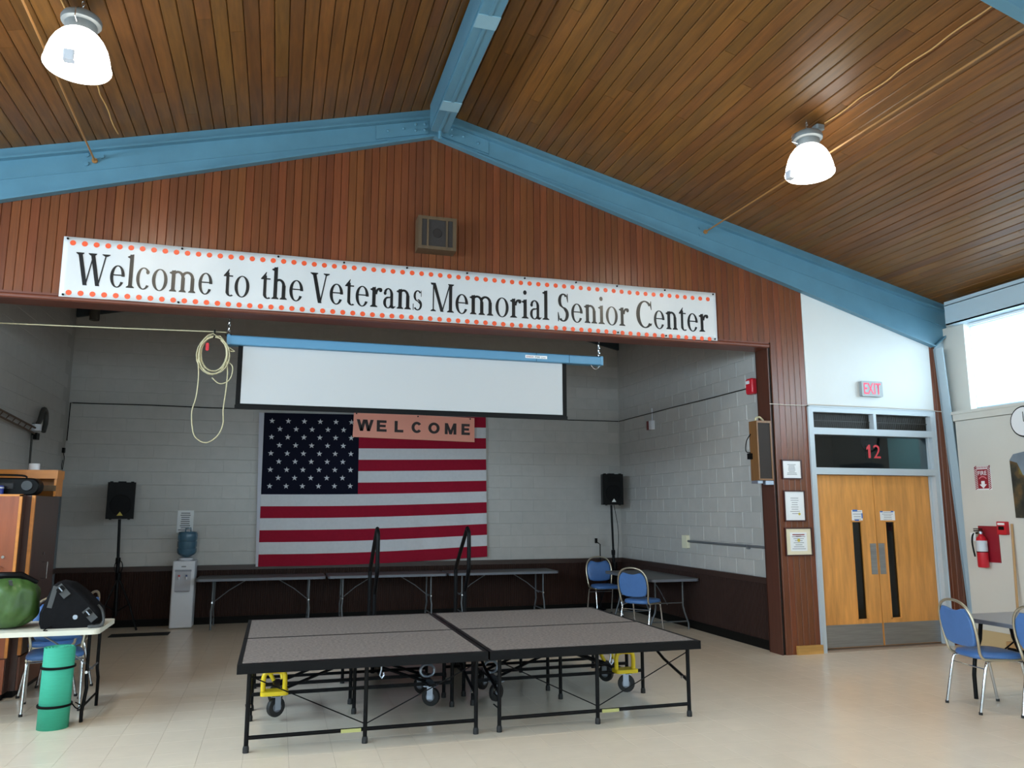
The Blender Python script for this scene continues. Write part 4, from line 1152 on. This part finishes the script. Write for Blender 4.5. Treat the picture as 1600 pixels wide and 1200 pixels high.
# ------------------------------------------------------------------ blue banquet chairs
def make_chair(label, loc, rz, tube_m, leg_m):
    c = root('stacking_chair', label, 'chair', loc, rz, 'blue vinyl stacking chairs')
    # seat cushion: domed rounded pad
    mb = MB(); n = 28
    rings = [(.0, .425, .94), (.01, .418, 1.0), (.035, .43, 1.0), (.05, .445, .97), (.058, .452, .85), (.064, .458, .5)]
    for dz, zz, k in [(0, .415, .93), (0, .425, 1.0), (0, .446, 1.0), (0, .462, .95), (0, .470, .75), (0, .473, .3)]:
        for i in range(n):
            a = 2 * PI * i / n; e = 4.0
            ca, sa_ = math.cos(a), math.sin(a)
            rr = (abs(ca) ** e + abs(sa_) ** e) ** (-1 / e)
            x, y = .205 * rr * ca * k, .205 * rr * sa_ * k
            x *= (1.0 + .10 * y / .2)
            mb.v.append(Vector((x, y + .01, zz)))
    for r in range(5):
        for i in range(n):
            j = (i + 1) % n
            mb.f.append((r * n + i, r * n + j, (r + 1) * n + j, (r + 1) * n + i))
    mb.f.append(tuple(reversed(range(n)))); mb.f.append(tuple(range(5 * n, 6 * n)))
    mb.build('seat', m_blue_vinyl, c, 60)
    # back outline: oval arch leaning back
    def bp(x, z): return (x, -.195 - .075 * (z - .45) / .42, z)
    half = [(.195, .47), (.205, .54), (.213, .62), (.212, .70), (.195, .775), (.155, .835), (.09, .868), (0, .88)]
    outline = half + [(-x, z) for x, z in reversed(half[:-1])]
    path = [(.20, .16, .418), (.198, -.10, .418), (.195, -.17, .428)] + [bp(x, z) for x, z in outline] + [(-.195, -.17, .428), (-.198, -.10, .418), (-.20, .16, .418)]
    MB().tube(bez(path, 3), .0115, 8).build('back_frame', tube_m, c, 60)
    # back pad with scooped top
    pad = [(.165, .525), (.185, .56), (.198, .63), (.197, .70), (.180, .765), (.135, .818), (.10, .815), (.05, .800), (0, .795)]
    po = pad + [(-x, z) for x, z in reversed(pad[:-1])] + [(-.10, .508), (0, .503), (.10, .508)]
    mb = MB(); n = len(po); cz = .66
    for off, k in ((-.016, .9), (-.016, 1 - .03), (-.006, 1), (.008, 1), (.020, .96), (.026, .8), (.028, .4)):
        for x, z in po:
            q = bp(x * k, cz + (z - cz) * k)
            mb.v.append(Vector((q[0], q[1] + off, q[2])))
    for r in range(6):
        for i in range(n):
            j = (i + 1) % n
            mb.f.append((r * n + i, r * n + j, (r + 1) * n + j, (r + 1) * n + i))
    mb.f.append(tuple(reversed(range(n)))); mb.f.append(tuple(range(6 * n, 7 * n)))
    mb.build('back_pad', m_blue_vinyl, c, 60)
    for q in (-1, 1):
        MB().tube(bez([(q * .165, -.06, .412), (q * .19, -.13, .40), (q * .20, -.16, .36), (q * .205, -.245, .006)], 4), .0125, 8).build('leg', leg_m, c, 60)
        MB().tube(bez([(q * .165, .06, .412), (q * .195, .14, .40), (q * .20, .165, .36), (q * .205, .225, .006)], 4), .0125, 8).build('leg', leg_m, c, 60)
        for y in (-.245, .225): MB().lathe([(.015, 0), (.015, .02)], (q * .205, y, 0), 10).build('glide', m_rubber, c)
    MB().tube([(-.2, -.165, .345), (.2, -.165, .345)], .006, 6).build('stretcher', leg_m, c)
    MB().tube([(-.2, .168, .416), (.2, .168, .416)], .009, 6).build('front_rail', leg_m, c)
    return c
ch0 = make_chair('blue chair seen from behind at the grey table, nearer the door', (5.785, 5.47, 0), -math.radians(99.8), m_champ, m_chrome)
copy_tree(ch0, (6.015, 4.96, 0), -math.radians(84), 'blue chair cut off by the right edge of the photo')
copy_tree(ch0, (5.0, 11.76, 0), math.radians(178), 'blue chair facing us in the back right corner of the alcove')
copy_tree(ch0, (4.69, 9.80, 0), -math.radians(52), 'blue chair with its back to us beside the alcove right table')
copy_tree(ch0, (-1.735, 7.70, 0), math.radians(192), 'blue chair tucked behind the rolled mat under the cream table')
copy_tree(ch0, (-1.86, 8.33, 0), math.radians(84), 'blue chair seen edge on behind the black bag')

# ------------------------------------------------------------------ portable stage
def stage_unit(label, X0, X1, legs, outer, hidecap):
    Y0, YM, Y1, ZT = 5.80, 6.94, 8.08, .60
    u = root('stage_platform', label, 'stage', ((X0 + X1) / 2, YM, 0), 0, 'portable stage platforms')
    ox, oy = (X0 + X1) / 2, YM
    def B(mb, x0, x1, y0, y1, z0, z1): return mb.box(x0 - ox, x1 - ox, y0 - oy, y1 - oy, z0, z1)
    def tb(path, r, n=6): return MB().tube([(p[0] - ox, p[1] - oy, p[2]) for p in path], r, n)
    for a, b in ((Y0, YM - .005), (YM + .005, Y1)):
        B(MB(), X0 + .03, X1 - .03, a + (.045 if a == Y0 else .012), b - (.012 if a == Y0 else .03), ZT - .03, ZT).build('carpet_deck', m_carpet, u)
        e = MB()
        ya, yb = a + (.045 if a == Y0 else .012), b - (.012 if a == Y0 else .03)
        B(e, X0, X1, a, ya, ZT - .062, ZT + .001); B(e, X0, X1, yb, b, ZT - .062, ZT + .001)
        B(e, X0, X0 + .03, ya, yb, ZT - .062, ZT + .001); B(e, X1 - .03, X1, ya, yb, ZT - .062, ZT + .001)
        B(e, X0 + .03, X1 - .03, ya, yb, ZT - .05, ZT - .031)
        e.build('edge_trim', m_black_metal, u)
    for y in (5.94, 6.78, 7.12, 7.96):
        for k, x in enumerate(legs):
            if y in (6.78, 7.12) and k == 1 and False: continue
            l = tb([(x, y, ZT - .06), (x, y, .0)], .0155, 10).build('leg', m_black_metal, u, True)
            MB().lathe([(.021, 0), (.021, .03), (.017, .045)], (x - ox, y - oy, 0), 12).build('foot_cap', m_rubber, l, True)
    for y in (5.94, 7.96):
        tb([(legs[0], y, .095), (legs[2], y, .095)], .014, 8).build('lower_rail', m_black_metal, u)
        for s in (0, 2):
            tb([(legs[1], y - .005, .13), (legs[s], y - .005, ZT - .10)], .0045, 5).build('wire_brace', m_black_metal, u)
    for y in (6.78, 7.12):
        B(MB(), legs[0], legs[2], y - .012, y + .012, .185, .21).build('centre_rail', m_black_metal, u)
        B(MB(), legs[0], legs[2], y - .012, y + .012, .46, .482).build('upper_rail', m_black_metal, u)
        xm = legs[1]
        tb([(legs[0] + .22, y + .03, .21), (xm, y + .03, .42), (legs[2] - .22, y + .03, .21)], .013, 6).build('scissor_arm', m_black_metal, u)
        tb([(xm - .25, y + .02, ZT - .07), (xm, y + .02, .42), (xm + .25, y + .02, ZT - .07)], .013, 6).build('scissor_arm', m_black_metal, u)
        MB().lathe([(.012, -.02), (.012, .02)], (xm - ox, y - oy - .0, .42), 8, 'y').build('pivot_bolt', m_chrome, u)
    for s in (0, 2):
        for ya, yb in ((6.78, 5.94), (7.12, 7.96)):
            tb([(legs[s], ya, ZT - .07), (legs[s], (ya + yb) / 2, .37), (legs[s], yb, .27)], .012, 6).build('folding_arm', m_black_metal, u)
            MB().lathe([(.013, -.02), (.013, .02)], (legs[s] - ox, yb - oy + (.08 if yb < ya else -.08), .285), 8, 'x').build('arm_clip', m_chrome, u)
            for z in (.16, .24, .33): tb([(legs[s], yb, z), (legs[s], yb + (.16 if yb < ya else -.16), z)], .006, 5).build('rung', m_black_metal, u) if s == 0 else None
    for side, x in ((0, legs[0] + .19), (1, legs[2] - .19)):
        for y in (6.72, 7.18):
            w = MB().lathe([(.02, -.022), (.070, -.02), (.075, -.013), (.075, .013), (.070, .02), (.02, .022)], n=22, axis='x').build('caster_wheel', m_rubber, u, True)
            w.location = (x - ox, y - oy, .108); w.rotation_euler = (0, 0, (-1.0, 1.05)[side] if y < YM else (-.8, .7)[side])
            MB().lathe([(.036, -.025), (.036, .025)], n=14, axis='x').build('hub', m_wheel_grey, w)
            f = MB()
            for d in (-.031, .028): f.box(d, d + .003, -.025, .025, -.02, .088)
            f.box(-.05, .05, -.05, .05, .082, .09)
            f.build('caster_fork', m_zinc, w)
        B(MB(), x - .03, x + .03, 6.66, 7.24, .196, .215).build('caster_beam', m_black_metal, u)
        if side == outer:
            h = MB()
            arch = [(x - ox - .10, 6.70 - oy, .215), (x - ox - .10, 6.70 - oy, .33), (x - ox - .07, 6.70 - oy, .375), (x - ox + .03, 6.70 - oy, .375), (x - ox + .06, 6.70 - oy, .34), (x - ox + .06, 6.70 - oy, .215)]
            h.tube(bez(arch, 4), .019, 8)
            h.build('yellow_lock_handle', m_yellow, u, 60)
            h = MB().rbox(x - ox - .12, x - ox + .09, 6.64 - oy, 6.78 - oy, .205, .235, .03, 3)
            h.build('yellow_lock_plate', m_yellow, u)
            h = MB().tube(bez([(x - ox - .02, 7.16 - oy, .22), (x - ox - .06, 7.16 - oy, .31), (x - ox + .02, 7.14 - oy, .33), (x - ox + .05, 7.10 - oy, .24)], 4), .017, 8)
            h.build('yellow_lock_handle', m_yellow, u, 60)
            tb([(x - .02, 6.70, .375), (x - .02, 6.72, .45), (x - .03, 6.74, .53)], .006, 6).build('lock_cable', m_black, u)
        else:
            h = MB().tube([(x - ox + .06 * math.cos(a) * 1.0, 6.9 - oy, .28 + .05 * math.sin(a)) for a in [k * PI / 8 for k in range(16)]], .012, 8, True)
            h.build('chrome_lock_ring', m_zinc, u, True)
    lx = legs[1] + (-.17 if outer == 0 else .03)
    B(MB(), lx, lx + .14, 5.918, 5.925, .083, .107).build('rating_sticker', M('pale_yellow_sticker', (176, 176, 112), .5), u)
    tb([(legs[1] + .10, 5.90, ZT - .06), (legs[1] + .10, 5.90, .50), (legs[1] + .09, 5.90, .46), (legs[1] + .105, 5.90, .44), (legs[1] + .12, 5.90, .46), (legs[1] + .115, 5.9, .48)], .006, 6).build('latch_hook', m_zinc, u)
    return u
stage_unit('carpeted stage platform on black legs, left one of the pair', -.21, 1.535, (-.13, .67, 1.48), 0, 0)
stage_unit('carpeted stage platform on black legs, right one of the pair', 1.55, 3.285, (1.66, 2.45, 3.24), 1, 0)
# steps with handrails behind the stage
sp = root('stage_steps', 'black step unit with two tall handrails behind the stage', 'steps', (1.475, 8.5, 0))
for x in (-.475, .475):
    p = [(x, -.15, 0), (x, -.15, .72), (x, -.17, .80), (x, -.30, .98), (x, -.32, 1.08), (x, -.32, 1.33), (x, -.30, 1.40), (x, -.25, 1.425), (x, -.19, 1.40), (x, .25, 1.03), (x, .30, .95), (x, .30, .80), (x, .30, 0)]
    MB().tube(bez(p, 4), .021, 10).build('handrail', m_black_metal, sp, 60)
for k, (y0, y1, z) in enumerate(((-.34, -.06, .40), (-.04, .26, .2))):
    MB().box(-.45, .45, y0, y1, z - .03, z).build('tread', m_carpet, sp)
    for q in (-.43, .40): MB().box(q, q + .03, y0 + .02, y1 - .02, 0, z - .03).build('tread_leg', m_black_metal, sp)

# ------------------------------------------------------------------ left corner: cabinets, shelf, bags, mat
ca = root('storage_cabinet', 'cherry cabinet facing us at the left edge', 'cabinet', (-2.40, 8.03, 0), 0, 'wooden storage cabinets')
MB().box(-.22, .205, .02, .13, .06, 1.765).build('carcass', m_dkcherry, ca)
MB().box(-.20, .18, .04, .12, 0, .06).build('plinth', m_black, ca)
dd = MB().box(-.20, .192, 0, .02, .36, 1.75).build('door', m_cherry, ca)
MB().tube([(.10, -.0, 1.0), (.10, -.03, 1.0), (.10, -.03, 1.14), (.10, 0, 1.14)], .006, 6).build('handle', m_chrome, dd)
MB().lathe([(.013, -.012), (.013, 0)], (.11, 0, 1.22), 10, 'y').build('lock', m_chrome, dd)
MB().box(.192, .214, -.001, .022, .36, 1.765).box(-.21, .214, -.001, .022, 1.75, 1.768).build('edge_banding', m_orange_wood, ca)
MB().box(-.20, .20, 0, .02, .06, .35).build('lower_drawer', m_cherry, ca)
cb2 = root('storage_cabinet', 'dark cherry cabinet with its door facing right, behind the first', 'cabinet', (-2.36, 8.59, 0), 0, 'wooden storage cabinets')
MB().box(-.24, .22, -.42, .42, .06, 1.76).build('carcass', m_dkcherry, cb2)
MB().box(-.22, .20, -.40, .40, 0, .06).build('plinth', m_black, cb2)
d3 = MB().box(.22, .24, -.39, .415, .36, 1.75).build('door', m_dkcherry, cb2)
MB().tube([(.24, -.0, .99), (.285, .0, .99), (.285, .0, 1.14), (.24, 0, 1.14)], .006, 6).build('handle', m_chrome, d3)
MB().lathe([(.013, 0), (.013, .012)], (.24, .0, 1.22), 10, 'x').build('lock', m_chrome, d3)
MB().box(.215, .242, -.425, -.395, .36, 1.76).build('edge_banding', m_orange_wood, cb2)
MB().box(.22, .238, -.41, .415, .06, .345).build('lower_drawer', M('mid_cherry', (104, 56, 36), .4), cb2)
oc = root('pine_shelf_box', 'orange pine shelf box lying on top of the cabinets', 'shelf', (-2.46, 8.86, 1.762))
MB().box(-.46, .375, -.14, .12, .17, .255).build('top_board', m_orange_wood, oc)
MB().box(.345, .365, -.12, .12, 0, .17).build('side_board', m_orange_wood, oc)
MB().box(-.44, .345, .08, .10, 0, .17).build('back_board', m_orange_wood, oc)
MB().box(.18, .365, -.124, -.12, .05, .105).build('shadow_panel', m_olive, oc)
cup = T(MB().lathe([(.045, 0), (.05, .004), (.05, .06), (.046, .066), (.03, .066)], n=20).build('white_tub', m_white_plastic, None, True), 'small white plastic tub on the orange shelf box', 'tub')
cup.location = (-2.33, 8.85, 2.018)
bb = root('boombox', 'rounded black portable stereo on the cabinet top', 'stereo', (-2.40, 8.38, 1.762))
MB().rbox(-.3, .27, -.08, .08, 0, .16, .075, 6, 'y', .012).build('body', m_black, bb, True)
MB().lathe([(.045, -.092), (.05, -.08)], (.17, 0, .09), 18, 'y').build('speaker_cone', M('cone_grey', (40, 42, 46), .4), bb, True)
MB().box(-.10, .06, -.086, -.079, .06, .11).build('display', M('dark_glass', (30, 32, 38), .1), bb)
MB().tube(bez([(-.22, 0, .155), (-.2, 0, .185), (.1, 0, .185), (.14, 0, .155)], 5), .009, 6).build('carry_handle', m_black, bb)
tn = root('blue_tin', 'small blue and white tin on the cabinet beside the stereo', 'tin', (-2.44, 8.24, 1.768))
MB().lathe([(.04, 0), (.04, .075), (.036, .08)], n=20).build('can', M('blue_label', (44, 62, 150), .4), tn, True)
MB().lathe([(.041, .055), (.041, .068)], n=20).build('white_band', m_white_plastic, tn, True)

gb = root('green_sack', 'bulging green nylon sack on the cream table', 'bag', (-2.025, 7.36, .70))
mb = MB(); nu, nv = 72, 36
for j in range(nv + 1):
    ph = PI * j / nv
    for i in range(nu):
        a = 2 * PI * i / nu
        r = 1 + .03 * math.sin(5 * a + 2 * ph) + .018 * math.sin(11 * a - 3 * ph) + .02 * math.sin(7 * ph + a) - .035 * abs(math.sin(4.5 * a + 1.5 * math.sin(3 * ph))) ** 6 + .02 * abs(math.sin(8 * a - 2.2 * ph)) ** 4 * math.sin(ph * 2)
        rr = math.sin(ph) ** .75 if 0 < j < nv else .02
        mb.v.append(Vector((.225 * rr * r * math.cos(a), .21 * rr * r * math.sin(a), .20 - .20 * math.cos(ph) * (abs(math.cos(ph)) ** -.15 if abs(math.cos(ph)) > .1 else 1))))
for j in range(nv):
    for i in range(nu):
        k = (i + 1) % nu
        mb.f.append((j * nu + i, j * nu + k, (j + 1) * nu + k, (j + 1) * nu + i))
mb.build('sack', m_green, gb, 60)
MB().tube([(-.17, -.02, .375), (-.06, -.06, .412), (.08, -.05, .41), (.19, 0, .35)], [.02, .03, .03, .015], 8).build('drawstring_top', m_black, gb, True)
MB().box(-.012, .012, -.003, .003, -.05, .05, Matrix.Translation((.045, -.155, .345)) @ Matrix.Rotation(.7, 4, 'X')).build('pull_tab', m_strap, gb)
kb = root('black_bag', 'slumped black camera bag with grey straps on the cream table', 'bag', (-1.565, 7.36, .70))
prof = [(-.19, .0), (.20, .0), (.235, .05), (.22, .13), (.10, .26), (.0, .34), (-.09, .36), (-.13, .33), (-.17, .22), (-.205, .12), (-.205, .04)]
mb = MB(); n = len(prof)
for yy, k in ((-.16, .86), (-.15, .95), (-.12, 1), (.10, 1), (.13, .95), (.14, .85)):
    for x, z in prof: mb.v.append(Vector((x * k, yy, .17 + (z - .17) * k if z > .01 else .001)))
for r in range(5):
    for i in range(n):
        j = (i + 1) % n
        mb.f.append((r * n + i, r * n + j, (r + 1) * n + j, (r + 1) * n + i))
mb.f.append(tuple(range(n))); mb.f.append(tuple(reversed(range(5 * n, 6 * n))))
mb.f = [tuple(reversed(f)) for f in mb.f]
bo = mb.build('body', m_blacknyl, kb, 50)
mt = Matrix.Translation((-.035, -.162, .265)) @ Matrix.Rotation(.72, 4, 'Y')
for (x, z) in ((-.045, .29), (.165, .10)):
    mt = Matrix.Translation((x, -.163, z)) @ Matrix.Rotation(-.72, 4, 'Y')
    MB().box(-.03, .03, -.006, 0, -.055, .055, mt).build('strap_patch', m_strap, kb)
    bk = MB().rbox(-.028, .028, -.016, -.004, .0, .04, .008, 2, 'y', 0, mt).build('buckle', m_black, kb)
    MB().box(-.004, .004, -.018, -.016, .0, .04, mt).build('buckle_bar', m_zinc, bk)
MB().box(-.018, .018, -.004, .0, -.085, .085, Matrix.Translation((-.115, -.158, .245)) @ Matrix.Rotation(.2, 4, 'Y')).build('webbing_strap', m_strap, kb)
MB().tube(bez([(.20, -.05, .16), (.24, -.1, .12), (.265, -.15, .05), (.25, -.18, .012), (.17, -.2, .012), (.2, -.14, .012), (.26, -.12, .012)], 5), .011, 6).build('shoulder_strap', m_strap, kb, 60)
MB().lathe([(.018, -.166), (.02, -.158)], (.06, 0, .085), 12, 'y').build('round_badge', m_zinc, kb)
MB().tube(bez([(-.10, -.15, .02), (-.12, -.2, .012), (-.13, -.28, .006), (-.10, -.285, .006)], 4), .004, 5).build('loose_cord', m_black, kb)

ym = root('yoga_mat_roll', 'rolled teal exercise mat with black straps standing on the floor', 'mat', (-1.56, 7.02, 0))
sp_pts = []
for k in range(90):
    a = k * .28; r = .03 + .088 * k / 89
    sp_pts.append((r * math.cos(a), r * math.sin(a)))
mb = MB(); N_ = len(sp_pts)
for z in (0, .59):
    for x, y in sp_pts: mb.v.append(Vector((x + z * .01, y, z)))
for k in range(N_ - 1): mb.f.append((k, k + 1, N_ + k + 1, N_ + k))
o = mb.build('rolled_sheet', m_teal, ym, 60); sd = o.modifiers.new('thickness', 'SOLIDIFY'); sd.thickness = .010; sd.offset = -1
for z in (.165, .445):
    MB().lathe([(.1195, z - .009), (.1215, z - .007), (.1215, z + .007), (.1195, z + .009)], (z * .01, 0, 0), 32).build('strap', m_black, ym, True)
MB().tube(bez([(.12, 0, .165), (.15, .03, .12), (.17, .04, .14), (.13, .06, .16)], 5), .005, 5).build('strap_tail', m_black, ym)

# ------------------------------------------------------------------ right wall fittings
XW = 8.1
fs = root('fire_sign', 'red and white FIRE sign with a down arrow on the cream wall', 'sign', (XW, 7.47, 2.005))
MB().box(-.003, 0, -.115, .115, -.14, .14).build('plate', m_paper, fs)
MB().box(-.0045, -.003, -.075, .075, -.125, .105).build('red_field', m_darkred, fs)
h = MB()
for k in range(13):
    z0 = -.14 + k * .0215
    for a, b in ((-.113, -.078), (.078, .113)):
        h.add([(-.0042, b, z0), (-.0042, a, z0 + .020), (-.0042, a, z0 + .034), (-.0042, b, z0 + .014)], [(0, 1, 2, 3)])
for k in range(10):
    y0 = .108 - k * .0225
    h.add([(-.0042, y0, .112), (-.0042, y0 - .011, .112), (-.0042, y0 - .024, .138), (-.0042, y0 - .013, .138)], [(0, 1, 2, 3)])
h.build('hazard_stripes', m_darkred, fs)
text_obj('FIRE', 'letters', m_paper, (-.0048, .062, .035), (0, -1, 0), (0, 0, 1), .124, .05, fs, bold=.012, depth=.001)
MB().prism([(-.024, -.035), (.024, -.035), (.024, -.075), (.05, -.075), (0, -.122), (-.05, -.075), (-.024, -.075)], 'x', -.006, -.0045).build('arrow', m_paper, fs)
arc = MB()
for k in range(10):
    a, b = math.radians(35 + k * 11), math.radians(46 + k * 11)
    arc.add([(-.0052, math.cos(t) * r, -.045 + math.sin(t) * r) for t, r in ((a, .068), (b, .068), (b, .056), (a, .056))], [(0, 1, 2, 3)])
arc.build('arc_band', M('pink_print', (222, 130, 140), .6), fs)
eb = root('fire_extinguisher', 'red fire extinguisher hanging on its dark red board', 'extinguisher', (XW - .08, 7.50, .96))
MB().lathe([(.055, 0), (.06, .012), (.06, .30), (.05, .345), (.028, .365), (.022, .385)], n=24).build('cylinder', m_red, eb, True)
MB().lathe([(.0606, .185), (.0606, .31)], n=24).build('silver_label', M('silver_print', (196, 204, 214), .4), eb, True)
MB().lathe([(.0612, .175), (.0612, .184)], n=24).build('strap_band', m_black, eb, True)
MB().lathe([(.02, .38), (.024, .40), (.018, .42)], n=12).build('valve', m_zinc, eb, True)
MB().box(-.012, .012, -.02, .09, .415, .428).box(-.012, .012, -.02, .09, .44, .45).build('lever', m_black_metal, eb)
MB().tube(bez([(0, .02, .40), (-.03, .08, .38), (-.05, .085, .28), (-.04, .07, .12)], 5), .010, 8).build('hose', m_black, eb)
MB().box(-.03, -.027, .05, .12, .30, .40).build('inspection_tag', m_paper, eb)
bd = T(MB().box(-.012, 0, -.135, .135, 0, .42).build('extinguisher_board', m_darkred), 'dark red backing board behind the fire extinguisher', 'board'); bd.location = (XW, 7.46, 1.02)
pu = root('pull_station', 'small red fire alarm pull station beside the extinguisher', 'alarm', (XW, 7.24, 1.42))
MB().rbox(-.05, 0, -.06, .06, -.075, .075, .008, 2, 'x').build('housing', m_red, pu)
MB().box(-.056, -.05, -.035, .035, -.02, .02).build('pull_bar', m_black, pu)
MB().box(-.054, -.05, -.045, .045, .035, .06).build('white_letters', m_paper, pu)
br = root('broom_handle', 'wooden broom handle leaning on the cream wall', 'broom', (8.03, 7.10, 0))
MB().tube([(-.03, 0, .16), (.055, .03, 1.47)], .0135, 10).build('handle', m_bristle, br)
MB().box(-.06, .0, -.15, .15, .10, .16).build('broom_block', m_bristle, br)
MB().box(-.055, -.005, -.145, .145, .0, .10).build('bristles', m_black, br)
# landscape hanging (generic dark mountain landscape) and round clock
pt_ = root('landscape_hanging', 'dark painted mountain landscape on cloth at the right edge', 'painting', (XW, 6.62, 1.90))
def paint_mat():
    m = bpy.data.materials.new('landscape_paint'); m.use_nodes = True
    N, L = m.node_tree.nodes, m.node_tree.links; p = N['Principled BSDF']; p.inputs['Roughness'].default_value = .7
    tc = N.new('ShaderNodeTexCoord'); nz = N.new('ShaderNodeTexNoise'); nz.inputs['Scale'].default_value = 5; nz.inputs['Detail'].default_value = 6
    L.new(tc.outputs['Object'], nz.inputs['Vector'])
    cr_ = N.new('ShaderNodeValToRGB'); e = cr_.color_ramp.elements
    e[0].position = .38; e[0].color = lin((26, 28, 26)); e[1].position = .62; e[1].color = lin((96, 74, 40))
    k = e.new(.5); k.color = lin((52, 50, 38)); k = e.new(.7); k.color = lin((128, 116, 58))
    L.new(nz.outputs['Fac'], cr_.inputs[0]); L.new(cr_.outputs[0], p.inputs['Base Color'])
    return m
MB().prism([(-.45, -.38), (.44, -.36), (.45, .30), (.40, .36), (.2, .39), (-.45, .40)], 'x', -.02, 0).build('sky_cloth', M('grey_blue_sky_paint', (112, 124, 136), .7, noise=(4, .2, (1, 1, 1))), pt_)
MB().prism([(-.45, -.38), (.44, -.36), (.449, .29), (.36, .26), (.30, .12), (.18, .08), (.05, -.04), (-.10, -.02), (-.3, .10), (-.45, .05)], 'x', -.024, -.02).build('mountain', paint_mat(), pt_)
ck = root('wall_clock', 'round white clock with a dark rim at the right edge', 'clock', (XW, 6.83, 2.62))
MB().lathe([(.165, -.03), (.178, -.025), (.178, 0)], n=36, axis='x').build('rim', m_black, ck, True)
MB().lathe([(.16, -.034), (.163, -.03)], n=36, axis='x').build('face', m_paper, ck)
hm = MB().box(-.037, -.034, -.004, .004, 0, .11).box(-.037, -.034, -.075, 0, -.004, .004)
hm.build('hands', m_ink, ck)
